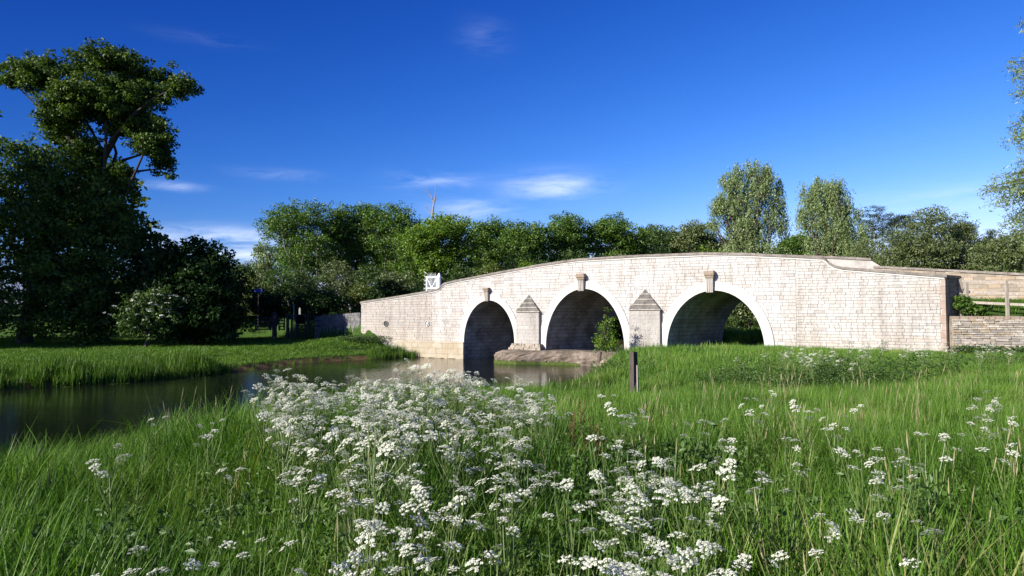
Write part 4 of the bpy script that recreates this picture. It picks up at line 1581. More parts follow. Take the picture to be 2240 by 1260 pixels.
def make_tree(name, label, cat, group, base, lobes, leafmat, n_clump, per, spread, size, aspect=0.6, seed=1, up=0.4, hang=0.0,
              trunk_r=0.3, bark=None, limbs=True, shell=0.55, flat=0.6, trunk_top=None):
    """lobes are in coordinates relative to the base"""
    r = np.random.default_rng(seed)
    pr = random.Random(seed)
    root = empty(name, base)
    tag(root, label, cat, group)
    cen = lobe_points(lobes, n_clump, r, shell)
    V, F, t = leaves(cen, per, spread, size, aspect, r, up, hang, flat=flat)
    mesh_obj('crown', V, F, leafmat, root, {'tint': ('FACE', t)})
    mb = MB()
    bark = bark or M['bark']
    top = Vector(trunk_top) if trunk_top else Vector((sum(l[0] for l in lobes) / len(lobes) * .5, sum(l[1] for l in lobes) / len(lobes) * .5, max(l[2] for l in lobes) * 0.62))
    mb.tube(limb_path((0, 0, -0.3), top, pr, 0.03, 6), [trunk_r * (1.25 - 0.8 * i / 6) for i in range(7)], 9)
    if limbs:
        for lb in lobes:
            t0 = pr.uniform(0.45, 0.95)
            st = Vector((0, 0, 0)).lerp(top, t0)
            end = Vector(lb[:3]) + Vector((0, 0, lb[5] * 0.2))
            mb.tube(limb_path(st, end, pr, 0.12, 4), [trunk_r * k for k in (0.42, 0.34, 0.25, 0.16, 0.07)], 6)
            for _ in range(3):
                d = Vector((pr.uniform(-1, 1) * lb[3], pr.uniform(-1, 1) * lb[4], pr.uniform(-.3, .9) * lb[5])) * 0.8
                mb.tube(limb_path(end - Vector((0, 0, lb[5] * .3)), Vector(lb[:3]) + d, pr, 0.1, 3), [trunk_r * k for k in (0.17, 0.12, 0.08, 0.03)], 5)
    mb.build('trunk', bark, root)
    return root


def P3(px, py, Y):
    """point at depth Y along the camera's view of a photograph position, as a real place"""
    u, v = (px - 1120) / 1493.0, (630 - py) / 1493.0
    pit = math.atan(55 / 1493.0)
    dx, dy, dz = u, math.cos(pit) - v * math.sin(pit), math.sin(pit) + v * math.cos(pit)
    k = Y / dy
    return (dx * k, Y, 3.0 + dz * k)


def lobes_px(items, Y, base, depth=None):
    """items (px,py,rx_px,ry_px[,dy]) -> lobes relative to base"""
    out = []
    for it in items:
        px, py, rx, ry = it[:4]
        dy = it[4] if len(it) > 4 else 0.0
        p = P3(px, py, Y + dy)
        sc = (Y + dy) / 1493.0
        out.append((p[0] - base[0], p[1] - base[1], p[2] - base[2], rx * sc, (depth or (rx * sc * 0.9)), ry * sc))
    return out


# --- tall tree on the far left
BT = (-30.6, 51.0, 0.7)
big = lobes_px([(100, 160, 70, 38, -1), (60, 165, 58, 32, 2), (235, 140, 85, 42, 0), (215, 215, 105, 55, -1), (320, 190, 70, 50, 1), (395, 190, 40, 24, -1.5),
                (150, 230, 62, 45, -2), (290, 262, 75, 48, 0), (330, 300, 55, 45, -1), (355, 340, 26, 40, 0.5), (150, 300, 50, 42, 1.5), (125, 260, 40, 40, -1.5),
                (270, 395, 30, 40, -.5), (185, 345, 45, 45, -1), (372, 372, 14, 22, .3), (20, 175, 24, 16, 0)], 51.0, BT)
make_tree('broadleaf_tree', 'tallest tree on the left, open crown and forked dark limbs against the blue sky', 'tree', 'trees on the far left bank', BT, big, M['chestnut'],
          1750, 52, 0.52, 0.21, 0.62, 21, 0.5, 0.6, 0.42, limbs=True, shell=0.35, flat=0.55, trunk_top=P3(225, 330, 51.0)[0:1] + (0,) and tuple(a - b for a, b in zip(P3(222, 330, 51.0), BT)))

# --- dense lower tree in front of it
B2 = (-35.0, 49.0, 0.7)
low = lobes_px([(60, 350, 60, 50), (120, 375, 80, 55, -1), (20, 420, 70, 70), (170, 430, 90, 70, -1), (235, 480, 70, 65, -1), (100, 500, 130, 80, -1.5), (270, 540, 45, 60, -1),
                (40, 580, 90, 80, -1), (180, 600, 110, 80, -2), (90, 680, 120, 60, -2), (-60, 460, 90, 110), (-70, 620, 90, 110), (220, 670, 90, 60, -1), (215, 690, 80, 60, -2)], 49.0, B2)
make_tree('broadleaf_tree', 'dense dark tree with foliage down to the bank below the tallest tree', 'tree', 'trees on the far left bank', B2, low, M['chestnut'],
          1500, 36, 0.7, 0.25, 0.62, 22, 0.4, 0.5, 0.45, shell=0.6)

# --- dark rounded bush right of it, and the flowering elder before it
B3 = (-22.5, 48.5, 0.7)
bush = lobes_px([(400, 575, 70, 50), (350, 590, 60, 50), (455, 580, 60, 50, .5), (420, 640, 95, 70, -1), (340, 660, 70, 60, -1), (480, 650, 55, 65), (430, 700, 100, 45, -1), (500, 700, 36, 40), (310, 600, 40, 50)], 48.5, B3)
make_tree('rounded_tree', 'low rounded dark tree between the dense left tree and the lane', 'tree', 'trees on the far left bank', B3, bush, M['dark_leaf'],
          1300, 26, 0.6, 0.26, 0.6, 23, 0.4, 0.3, 0.28, shell=0.6)
B4 = (-23.9, 44.6, 0.7)
eld = lobes_px([(320, 665, 52, 30), (345, 650, 34, 22), (290, 690, 45, 28), (350, 690, 45, 30), (375, 672, 22, 26), (330, 715, 60, 26), (290, 715, 40, 24)], 44.6, B4)
er = make_tree('elder_bush', 'elder bush covered in cream flower plates below the rounded dark tree', 'bush', None, B4, eld, M['shrub_leaf'],
               260, 24, 0.35, 0.17, 0.6, 24, 0.4, 0.2, 0.12, shell=0.6)
r_ = np.random.default_rng(90)
cen = lobe_points(eld[:5], 75, r_, 0.98)
cen = cen[cen[:, 2] > 1.5]
V, F, t = leaves(cen, 12, 0.16, 0.10, 1.0, r_, 1.2, 0, flat=0.3)
mesh_obj('blossom', V, F, M['blossom'], er, {'tint': ('FACE', t)})


# --- trees beyond the left edge of the frame whose shade falls across the far bank
def round_lobes(h, rad, n, seed, bottom=0.25):
    q = random.Random(seed)
    out = [(0, 0, h * 0.70, rad * 0.8, rad * 0.8, h * 0.24)]
    for k in range(n):
        a = 2 * math.pi * k / n + q.uniform(-.4, .4)
        zz_ = h * q.uniform(bottom + .1, 0.86)
        rr = rad * q.uniform(0.45, 0.75) * (1.0 if zz_ < h * .65 else .65)
        out.append((math.cos(a) * rr, math.sin(a) * rr, zz_, rad * q.uniform(.32, .5), rad * q.uniform(.32, .5), h * q.uniform(.09, .15)))
    return out


for k, (x, y, h, rad) in enumerate([(-46, 36.9, 25, 5.2), (-55, 31.9, 25, 5.2), (-60, 41, 22, 8), (-50, 56, 21, 7.5), (-38, 62, 17, 6)]):
    make_tree('broadleaf_tree', 'tall dense tree at the left edge beside the river, ' + ['nearest the dense dark tree', 'farthest left by the water', 'farthest left behind the others', 'behind the tallest tree', 'behind the rounded dark tree'][k],
              'tree', 'trees on the far left bank', (x, y, 0.7), round_lobes(h, rad, 14, 40 + k, 0.08), M['chestnut'], 700, 22, 0.9, 0.5, 0.65, 50 + k, 0.4, 0.3, 0.4)

# --- the wood behind the bridge
WG = 'woodland trees behind the bridge'


def wood_tree(px0, px1, pytop, Y, mat, label, seed, pybot=640, n=520, bark=None, size=0.34, per=22, name='woodland_tree', crown=None, cat='tree', group=WG, spread=0.8):
    xc = (px0 + px1) / 2
    b = (P3(xc, 700, Y)[0], Y, gz(P3(xc, 700, Y)[0], Y) - .1)
    q = random.Random(seed)
    w_ = (px1 - px0) / 2 * (1.1 if cat == 'tree' else 1.0)
    hgt = pybot - pytop
    items = [(xc + q.uniform(-.1, .1) * w_, pytop + hgt * 0.20, w_ * 0.66, hgt * 0.20)]
    for k in range(11):
        fy = (k + q.uniform(.2, .8)) / 11 * 0.80 + 0.14
        wx = math.sin(math.pi * min(1, 0.25 + fy * 0.75)) * 0.35 + 0.55
        rx = w_ * q.uniform(.42, .66)
        u = q.uniform(-1, 1)
        items.append((xc + u * max(0, w_ * wx - rx * .55), pytop + hgt * fy, rx, max(w_ * .26, hgt * q.uniform(.12, .19)), q.uniform(-.6, .6) * w_ * Y / 1493))
    # shoulders keep the width honest
    items.append((px0 + w_ * .35, pytop + hgt * q.uniform(.28, .45), w_ * .42, hgt * .19))
    items.append((px1 - w_ * .35, pytop + hgt * q.uniform(.28, .45), w_ * .42, hgt * .19))
    lb = lobes_px(items, Y, b)
    return make_tree(name, label, cat, group, b, lb, mat, n, per, spread, size, 0.62, seed, 0.45, 0.2, 0.28 if cat == 'tree' else .12, bark or M['bark'], shell=0.6)


W_TREES = [
    (572, 752, 442, 104, 'wood_leaf', 'leftmost tall woodland tree with pale trunk and rounded top', 600, 'palebark'),
    (705, 830, 447, 108, 'wood_leaf', 'tall woodland tree right of the leftmost one, pale stems showing', 610, 'palebark'),
    (786, 925, 444, 106, 'wood_leaf', 'broad woodland tree left of the lime green tree', 610, 'palebark'),
    (880, 1040, 470, 92, 'lime_leaf', 'bright lime green tree below the bare dead trunk', 620, 'bark'),
    (868, 960, 500, 99, 'wood_leaf', 'dark green tree close behind the white gate and left of the lime green tree', 640, 'bark'),
    (1015, 1120, 478, 104, 'wood_leaf', 'woodland tree right of the lime green tree', 620, 'bark'),
    (1095, 1195, 488, 98, 'wood_leaf', 'darker woodland tree above the sloping left parapet', 620, 'bark'),
    (1180, 1290, 467, 100, 'wood_leaf', 'rounded woodland tree above the middle arch', 620, 'bark'),
    (1280, 1408, 471, 102, 'wood_leaf', 'widest rounded woodland tree above the parapet crest', 620, 'bark'),
    (1395, 1500, 493, 108, 'shrub_leaf', 'low yellowish green tree left of the tall willow', 610, 'bark'),
    (1480, 1575, 486, 104, 'sallow_leaf', 'thin crowned greyish tree just left of the tall willow', 610, 'bark'),
    (1560, 1660, 520, 106, 'wood_leaf', 'dark green tree half hidden behind the tall willow', 610, 'bark'),
    (1690, 1790, 515, 100, 'wood_leaf', 'dark green tree in the gap between the two willows', 610, 'bark'),
    (505, 600, 575, 112, 'shrub_leaf', 'low tree left of the tall woodland edge', 680, 'bark'),
]
for k, (a, b, tpy, Y, mt, lab, bot, bk) in enumerate(W_TREES):
    wood_tree(a, b, tpy, Y, M[mt], lab, 100 + k, bot, n=1450 if b - a > 120 else 1080, bark=M[bk], size=0.27)
BACK = [(585, 745, 505, 118, 'behind the leftmost tall woodland tree'), (690, 850, 492, 121, 'left of the broad woodland tree'), (800, 960, 486, 119, 'behind the broad woodland tree'), (940, 1100, 500, 118, 'behind the lime green tree'),
        (1070, 1220, 508, 120, 'behind the darker woodland tree'), (1190, 1340, 500, 122, 'behind the middle arch and its tree'), (1330, 1480, 515, 120, 'behind the widest rounded tree'), (1450, 1600, 525, 121, 'behind the thin crowned greyish tree'),
        (1590, 1750, 540, 118, 'behind the tall willow'), (1730, 1900, 535, 120, 'behind the second willow'), (1880, 2060, 540, 122, 'behind the pines'), (2040, 2230, 552, 120, 'behind the right sallow bush')]
for k, (a, b, tpy, Y, where) in enumerate(BACK):
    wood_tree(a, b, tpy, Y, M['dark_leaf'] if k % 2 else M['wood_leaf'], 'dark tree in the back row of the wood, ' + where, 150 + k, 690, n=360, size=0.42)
# small silvery tree at the wood's left end
wood_tree(556, 600, 528, 98, M['willow_leaf'], 'small pale silvery tree at the left end of the wood', 131, 600, n=130, size=0.26)

# pale stems showing between the crowns
for k, (px, y0, y1, Y, lab) in enumerate([(690, 500, 600, 104, 'slender pale bare stem inside the leftmost tall woodland tree'), (748, 505, 590, 108, 'slender pale bare stem in the gap left of the broad woodland tree'),
                                          (838, 515, 600, 105, 'slender pale bare stem left of the lime green tree')]):
    a, b = P3(px, y1 + 60, Y), P3(px + 4, y0, Y)
    mb = MB()
    q = random.Random(k)
    mb.tube([(0, 0, -2), (.2, 0, (b[2] - a[2]) * .5), (b[0] - a[0], 0, b[2] - a[2])], [.12, .10, .05], 7)
    for j in range(3):
        t = q.uniform(.55, .85)
        mb.tube([(.1, 0, (b[2] - a[2]) * t), (q.uniform(-1.5, 1.5), q.uniform(-.5, .5), (b[2] - a[2]) * (t + .25))], [.05, .02], 5)
    o = mb.build('tree_stem', M['palebark'])
    o.location = a
    tag(o, lab, 'tree trunk', 'pale stems in the wood')

# dead tree above the lime green one
Yd = 93.0
dbase = P3(944, 640, Yd)
dt = MB()
dp = lambda px, py: tuple(a - b for a, b in zip(P3(px, py, Yd), dbase))
dt.tube([dp(944, 680), dp(944, 560), dp(945, 480), dp(948, 452), dp(952, 430), dp(954, 402)], [.30, .26, .17, .11, .07, .02], 8)
dt.tube([dp(949, 448), dp(944, 430), dp(936, 416), dp(922, 404)], [.09, .06, .04, .015], 6)
dt.tube([dp(945, 436), dp(938, 428), dp(926, 414)], [.05, .04, .02], 5)
dt.tube([dp(946, 470), dp(934, 455), dp(931, 446)], [.10, .06, .02], 5)
dt.tube([dp(952, 440), dp(957, 425), dp(956, 412)], [.05, .03, .01], 5)
dt.tube([dp(946, 500), dp(975, 480), dp(989, 462)], [.10, .08, .04], 5)
do = dt.build('dead_tree', M['deadbark'])
do.location = dbase
tag(do, 'bare bleached dead trunk with forked branches standing above the lime green tree', 'tree')

# hedge and shrubs at the foot of the wood
SG = 'shrubs at the foot of the wood'
SHR = [(515, 585, 605, 78, 'olive_leaf', 'yellowish shrub above the lane beside the dark rounded tree'), (560, 650, 590, 84, 'shrub_leaf', 'green shrub above the blue sign'),
       (620, 700, 580, 88, 'shrub_leaf', 'tall green shrub below the leftmost tall woodland tree'), (690, 790, 568, 90, 'sallow_leaf', 'greyish shrub below the second tall woodland tree'),
       (640, 740, 615, 76, 'shrub_leaf', 'low shrub right above the lane'), (540, 640, 640, 72, 'dark_leaf', 'dark low shrub behind the gates'),
       (630, 760, 640, 70, 'dark_leaf', 'dark wide shrub behind the rail fence'), (770, 850, 575, 88, 'shrub_leaf', 'green shrub below the broad woodland tree'),
       (740, 830, 620, 74, 'olive_leaf', 'olive shrub above the left end of the parapet'), (820, 930, 590, 82, 'sallow_leaf', 'wide greyish shrub left of the white gate'),
       (800, 900, 612, 70, 'dark_leaf', 'dark shrub just over the lowest part of the parapet'), (890, 985, 605, 76, 'dark_leaf', 'dark shrub behind the white gate'),
       (970, 1060, 575, 80, 'shrub_leaf', 'green shrub right of the white gate'), (1040, 1110, 572, 74, 'olive_leaf', 'olive shrub peeping over the left parapet slope'),
       (1120, 1175, 568, 72, 'lime_leaf', 'small bright shrub over the left parapet slope'), (1090, 1200, 545, 86, 'dark_leaf', 'dark shrub below the darker woodland tree'),
       (1190, 1300, 540, 88, 'shrub_leaf', 'shrub below the rounded tree over the middle arch'), (1310, 1400, 548, 84, 'sallow_leaf', 'feathery shrub at the parapet crest'),
       (1390, 1510, 525, 90, 'dark_leaf', 'dark shrub below the yellowish green tree'), (1500, 1580, 535, 80, 'lime_leaf', 'pale leafy shrub just over the parapet crest'),
       (1540, 1640, 540, 86, 'shrub_leaf', 'shrub at the foot of the tall willow'), (1690, 1800, 535, 84, 'dark_leaf', 'dark shrub between the two willow stems'),
       (1790, 1900, 530, 80, 'sallow_leaf', 'greyish shrub below the second willow')]
for k, (a, b, tpy, Y, mt, lab) in enumerate(SHR):
    wood_tree(a, b, tpy, Y, M[mt], lab, 200 + k, 720, n=400, size=0.22, per=20, name='shrub', cat='shrub', group=SG, spread=0.6)


# --- willows and other trees on the right
def strands(lobes, n, per, length, leaf, r, thin=0.22):
    """hanging sprays of narrow leaves"""
    cen = lobe_points(lobes, n, r, 0.45)
    V, T = [], []
    N = n * per
    P = np.repeat(cen, per, axis=0)
    side = r.normal(size=(n, 2)) * 0.28
    ln = length * r.uniform(0.5, 1.25, n)
    t = r.random(N)
    lnr = np.repeat(ln, per)
    sd = np.repeat(side, per, axis=0)
    out = P.copy()
    out[:, 0] += sd[:, 0] * t * lnr + r.normal(size=N) * 0.07 * length
    out[:, 1] += sd[:, 1] * t * lnr + r.normal(size=N) * 0.07 * length
    out[:, 2] -= t * lnr - 0.25 * lnr
    a = np.stack([sd[:, 0] * .6 + r.normal(size=N) * .5, sd[:, 1] * .6 + r.normal(size=N) * .5, -1 + r.normal(size=N) * .45], 1)
    a /= np.linalg.norm(a, axis=1, keepdims=True)
    nn = r.normal(size=(N, 3))
    b = np.cross(a, nn)
    b /= np.maximum(np.linalg.norm(b, axis=1, keepdims=True), 1e-6)
    sz = leaf * r.uniform(.7, 1.4, (N, 1))
    l_, w_ = a * sz * .5, b * sz * .5 * thin
    Vv = np.stack([out - l_, out + w_, out + l_, out - w_], 1).reshape(-1, 3)
    tc = np.repeat(r.random(n), per) * .6 + r.random(N) * .4
    return Vv, np.arange(N * 4).reshape(N, 4), tc


def willow(name, label, items, Y, n, per, length, leaf, seed, mat=None, thin=0.26, trunk_r=.4, group=None, cat='willow', base_px=None, depth=None):
    xs_ = [i[0] for i in items]
    px = base_px or sum(xs_) / len(xs_)
    b = (P3(px, 700, Y)[0], Y, gz(P3(px, 700, Y)[0], Y) - .1)
    lb = lobes_px(items, Y, b, depth)
    q_ = random.Random(seed + 9)
    for l0 in lb[:9]:
        for _ in range(3):
            a_, e_ = q_.uniform(0, 6.28), q_.uniform(-.3, 1.2)
            f_ = q_.uniform(.22, .40)
            lb.append((l0[0] + math.cos(a_) * math.cos(e_) * l0[3] * 1.05, l0[1] + math.sin(a_) * math.cos(e_) * l0[4], l0[2] + math.sin(e_) * l0[5] * 1.05, l0[3] * f_, l0[4] * f_, l0[5] * f_ * 1.3))
    r = np.random.default_rng(seed)
    root = empty(name, b)
    tag(root, label, cat, group)
    V, F, t = strands(lb, n, per, length, leaf, r, thin)
    mesh_obj('crown', V, F, mat or M['willow_leaf'], root, {'tint': ('FACE', t)})
    pr = random.Random(seed)
    mb = MB()
    top = Vector((0, 0, max(l[2] for l in lb) * .6))
    mb.tube(limb_path((0, 0, -.3), top, pr, .03, 5), [trunk_r * (1.2 - .15 * i) for i in range(6)], 9)
    for l_ in lb:
        st = top * pr.uniform(.35, .95)
        mb.tube(limb_path(st, Vector(l_[:3]), pr, .1, 4), [trunk_r * k for k in (.4, .3, .2, .12, .04)], 6)
    mb.build('trunk', M['bark'], root)
    return root


willow('willow_tree', 'tall silvery willow rising highest above the right half of the parapet',
       [(1648, 378, 26, 30), (1606, 395, 26, 28), (1668, 405, 28, 36), (1632, 430, 46, 40), (1600, 452, 26, 30), (1692, 440, 26, 36), (1645, 485, 56, 40), (1568, 452, 20, 22), (1562, 490, 14, 12), (1706, 490, 22, 34), (1620, 500, 30, 40),
        (1640, 545, 62, 36), (1665, 590, 76, 40), (1600, 560, 30, 36), (1650, 640, 84, 50)], 76, 6300, 14, 1.3, 0.20, 300, thin=.36, group='silvery willows behind the bridge')
willow('willow_tree', 'second silvery willow, shorter, left of the dark pines',
       [(1805, 412, 28, 22), (1776, 432, 24, 28), (1830, 435, 30, 34), (1800, 460, 44, 34), (1762, 492, 16, 34), (1842, 485, 38, 44), (1815, 520, 46, 36), (1860, 540, 46, 40), (1830, 580, 66, 44), (1815, 630, 80, 50)], 72, 5000, 14, 1.2, 0.19, 301,
       thin=.36, group='silvery willows behind the bridge')
# grey-green sallow mass
for k, (items, lab) in enumerate([([(1960, 540, 40, 34), (1990, 520, 40, 36), (2035, 490, 40, 34), (2010, 560, 70, 44), (1950, 590, 50, 36), (2040, 540, 50, 40)], 'broad grey green sallow bush behind the curved parapet end'),
                                  ([(2080, 500, 36, 34), (2105, 525, 40, 40), (2070, 560, 60, 40), (2120, 570, 50, 40), (2090, 600, 80, 30)], 'grey green sallow bush behind the right end of the bridge'),
                                  ([(2165, 560, 44, 30), (2200, 555, 44, 44), (2230, 540, 40, 50), (2180, 600, 60, 30), (2250, 590, 50, 40), (2280, 540, 50, 60)], 'grey green sallow bush at the right edge behind the roadside wall'),
                                  ([(1890, 560, 40, 36), (1880, 600, 60, 30), (1930, 600, 60, 30)], 'low sallow bush between the second willow and the pines')]):
    px = sum(i[0] for i in items) / len(items)
    Y = 58 + (0, 2, -6, 6)[k]
    b = (P3(px, 700, Y)[0], Y, gz(P3(px, 700, Y)[0], Y) - .1)
    lb = lobes_px(items + [(i[0], 650, i[2] * 1.1, 40) for i in items[-2:]], Y, b)
    make_tree('sallow_bush', lab, 'bush', 'sallow bushes behind the right end', b, lb, M['sallow_leaf'], 1500, 24, 0.5, 0.18, 0.42, 320 + k, 0.35, 0.2, 0.14, shell=0.6)
# pines
for k, (items, Y, lab) in enumerate([([(1915, 462, 36, 14), (1930, 480, 42, 14), (1905, 495, 46, 16), (1945, 505, 40, 14), (1915, 520, 50, 18)], 92, 'dark spreading pine just right of the second willow'),
                                     ([(1975, 478, 28, 9), (1960, 490, 20, 8), (1990, 492, 20, 8)], 95, 'dark flat topped pine beyond the sallow bushes'),
                                     ([(2110, 500, 22, 16), (2100, 520, 30, 16)], 90, 'dark pine top behind the right sallow bush'),
                                     ([(2166, 512, 9, 10), (2166, 528, 16, 9), (2150, 535, 18, 8), (2170, 545, 24, 10)], 88, 'small pointed dark conifer near the right edge')]):
    px = sum(i[0] for i in items) / len(items)
    b = (P3(px, 700, Y)[0], Y, gz(P3(px, 700, Y)[0], Y) - .1)
    make_tree('pine_tree', lab, 'pine', 'dark conifers on the right', b, lobes_px(items, Y, b), M['pine_leaf'], 260 if k != 1 else 150, 30, 0.55, 0.22, 0.3, 340 + k, 0.8, 0.0, 0.3, shell=0.4, flat=.45)

# near willow reaching in from the right edge: the trunk stands outside the frame
WB = (25.0, 27.5, 1.45)
nw = empty('overhanging_willow', WB)
tag(nw, 'willow at the right edge with drooping sprays reaching into the sky', 'willow')
wr = random.Random(77)
wnp = np.random.default_rng(77)
sprays, wood_mb = [], MB()
wood_mb.tube(limb_path((0, 0, -.3), (-.8, 0, 9.5), wr, .03, 6), [.55 - .06 * i for i in range(7)], 10)
tips = [(2228, 50), (2236, 100), (2200, 125), (2190, 150), (2206, 165), (2225, 190), (2206, 210), (2222, 240), (2210, 262), (2200, 285), (2215, 300), (2190, 310), (2220, 340),
        (2205, 360), (2180, 385), (2170, 400), (2145, 412), (2135, 425), (2150, 440), (2175, 440), (2195, 430), (2215, 420), (2190, 470), (2180, 490), (2205, 480), (2222, 470), (2215, 510), (2195, 515), (2228, 530), (2232, 400), (2234, 300), (2234, 210)]
for px, py in tips:
    for rep in range(3):
        Yt = 26.5 + wr.uniform(-1.5, 1.5)
        e = Vector(P3(px + wr.uniform(-4, 18) + rep * 14, py + wr.uniform(-14, 14), Yt)) - Vector(WB)
        st = Vector((-.6 + wr.uniform(-.4, .4), wr.uniform(-.5, .5), min(9.0, max(2.5, e.z * .78 + wr.uniform(-.5, .9)))))
        mid = st.lerp(e, .6) + Vector((0, 0, .55 + .5 * wr.random()))
        pts = [st, st.lerp(mid, .5) + Vector((0, 0, .2)), mid, mid.lerp(e, .5) + Vector((0, 0, .12)), e]
        wood_mb.tube(pts, [.05, .035, .02, .012, .004], 5)
        for j in range(70):
            t = wr.uniform(.35, 1.0) ** .8
            seg = min(3, int(t * 4))
            q = pts[seg].lerp(pts[seg + 1], t * 4 - seg)
            sprays.append(q + Vector((wr.gauss(0, .12), wr.gauss(0, .12), wr.gauss(-.06, .12))))
wood_mb.build('branches', M['bark'], nw)
cen = np.array([tuple(q) for q in sprays])
V, F, t = leaves(cen, 2, 0.10, 0.17, 0.20, wnp, 0.2, 1.0)
mesh_obj('foliage', V, F, M['willow_leaf'], nw, {'tint': ('FACE', t)})
lob = [(1.0, 0, 8, 3.2, 3, 4), (1.8, .5, 5, 3.2, 3, 2.5), (0.6, -.4, 12, 2.4, 2.4, 2.2), (2.5, 0, 10.5, 2.5, 2.5, 3)]
V, F, t = strands(lob, 1500, 12, 1.2, 0.17, wnp, .22)
mesh_obj('crown', V, F, M['willow_leaf'], nw, {'tint': ('FACE', t)})

# bush in the mouth of the second arch, ivy by the fence, growth beyond the arches
BB = (4.75, 37.2, 0.35)
make_tree('leafy_bush', 'loose green bush growing by the water in front of the middle arch', 'bush', None, BB,
          lobes_px([(1322, 722, 14, 22), (1332, 700, 10, 20), (1316, 745, 20, 18), (1338, 742, 18, 20), (1328, 758, 28, 14), (1326, 680, 6, 14)], 37.2, BB), M['lime_leaf'],
          150, 16, 0.26, 0.09, 0.5, 400, 0.4, 0.1, 0.05, shell=0.3)
IV = (20.75, 30.75, 2.65)
make_tree('ivy_bush', 'dark green ivy bush at the foot of the fence beside the bridge end', 'bush', None, IV,
          lobes_px([(2105, 665, 14, 16), (2120, 672, 18, 15), (2140, 682, 16, 9), (2098, 650, 8, 8)], 30.75, IV), M['wood_leaf'], 110, 18, 0.14, 0.10, 0.8, 401, 0.4, 0, .04, shell=0.5)
for k, (px, py, Y, rx, ry, mt, lab) in enumerate([(1640, 655, 58, 60, 40, 'sallow_leaf', 'pale bush beyond the right arch'), (1700, 665, 50, 40, 50, 'shrub_leaf', 'green bush close behind the right arch'),
                                                   (1345, 690, 54, 50, 60, 'dark_leaf', 'dark bush seen through the middle arch'), (1600, 690, 66, 60, 40, 'shrub_leaf', 'low bush far beyond the right arch')]):
    b = (P3(px, 700, Y)[0], Y, gz(P3(px, 700, Y)[0], Y) - .1)
    make_tree('river_bush', lab, 'bush', 'bushes beyond the arches', b, lobes_px([(px, py, rx, ry), (px - rx * .5, py + ry * .4, rx * .6, ry * .6), (px + rx * .5, py + ry * .3, rx * .6, ry * .7)], Y, b), M[mt],
              330, 20, .5, .2, .55, 410 + k, .4, .1, .08, shell=.6)


# ------------------------------------------------------------------ ground cover (nobody could count it): points + shared tufts
def tuft(name, nblade, rad, hmin, hmax, width, bend, seed, m, segs=3, seeds=0, leafy=False):
    r = np.random.default_rng(seed)
    V, F, T = [], [], []
    for k in range(nblade):
        a, d = r.uniform(0, 2 * math.pi), rad * math.sqrt(r.random())
        bx, by = d * math.cos(a), d * math.sin(a)
        h = r.uniform(hmin, hmax)
        dirn = r.uniform(0, 2 * math.pi)
        lean = bend * r.uniform(.2, 1.0) * h
        tw = dirn + math.pi / 2 + r.uniform(-.5, .5)
        wx, wy = math.cos(tw) * width / 2, math.sin(tw) * width / 2
        base = len(V)
        w_ = r.uniform(.7, 1.3)
        for s in range(segs):
            t = s / segs
            x, y = bx + math.cos(dirn) * lean * t ** 2, by + math.sin(dirn) * lean * t ** 2
            z = h * t * (1 - .25 * bend * t)
            ww = w_ * (1 - t * .55)
            V += [(x - wx * ww, y - wy * ww, z), (x + wx * ww, y + wy * ww, z)]
        V.append((bx + math.cos(dirn) * lean, by + math.sin(dirn) * lean, h * (1 - .25 * bend)))
        tv = r.random()
        for s in range(segs - 1):
            b = base + 2 * s
            F.append((b, b + 1, b + 3, b + 2))
            T.append(tv)
        b = base + 2 * (segs - 1)
        F.append((b, b + 1, b + 2))
        T.append(tv)
    me = bpy.data.meshes.new(name)
    me.from_pydata(V, [], F)
    me.update()
    at = me.attributes.new('tint', 'FLOAT', 'FACE')
    at.data.foreach_set('value', np.array(T, np.float32))
    me.materials.append(m)
    return bpy.data.objects.new(name, me)


def leafy(name, n, rad, h, leaf, seed, m):
    r = np.random.default_rng(seed)
    cen = np.stack([r.normal(size=n) * rad, r.normal(size=n) * rad, r.uniform(.1, 1, n) * h], 1)
    V, F, t = leaves(cen, 7, leaf * .9, leaf, .5, r, .9, .3)
    me = bpy.data.meshes.new(name)
    me.from_pydata([tuple(v) for v in V], [], [tuple(f) for f in F.tolist()])
    me.update()
    at = me.attributes.new('tint', 'FLOAT', 'FACE')
    at.data.foreach_set('value', t.astype(np.float32))
    me.materials.append(m)
    return bpy.data.objects.new(name, me)


def seed_heads(name, n, rad, h, seed, m, head=0.09):
    r = np.random.default_rng(seed)
    mb = MB()
    for k in range(n):
        x, y, hh = r.normal() * rad, r.normal() * rad, h * r.uniform(.75, 1.1)
        lx, ly = r.normal() * .10 * hh, r.normal() * .10 * hh
        mb.tube([(x, y, 0), (x + lx * .4, y + ly * .4, hh * .6), (x + lx, y + ly, hh)], [.0018, .0015, .001], 3, cap=False)
        p, q = Vector((x + lx * .9, y + ly * .9, hh - head * .6)), Vector((x + lx * 1.1, y + ly * 1.1, hh + head * .5))
        mb.tube([p, p.lerp(q, .4), q], [.002, .0055, .001], 4, cap=False)
    me = bpy.data.meshes.new(name)
    me.from_pydata(mb.v, [], mb.f)
    me.update()
    at = me.attributes.new('tint', 'FLOAT', 'FACE')
    at.data.foreach_set('value', r.random(len(me.polygons)).astype(np.float32))
    me.materials.append(m)
    return bpy.data.objects.new(name, me)


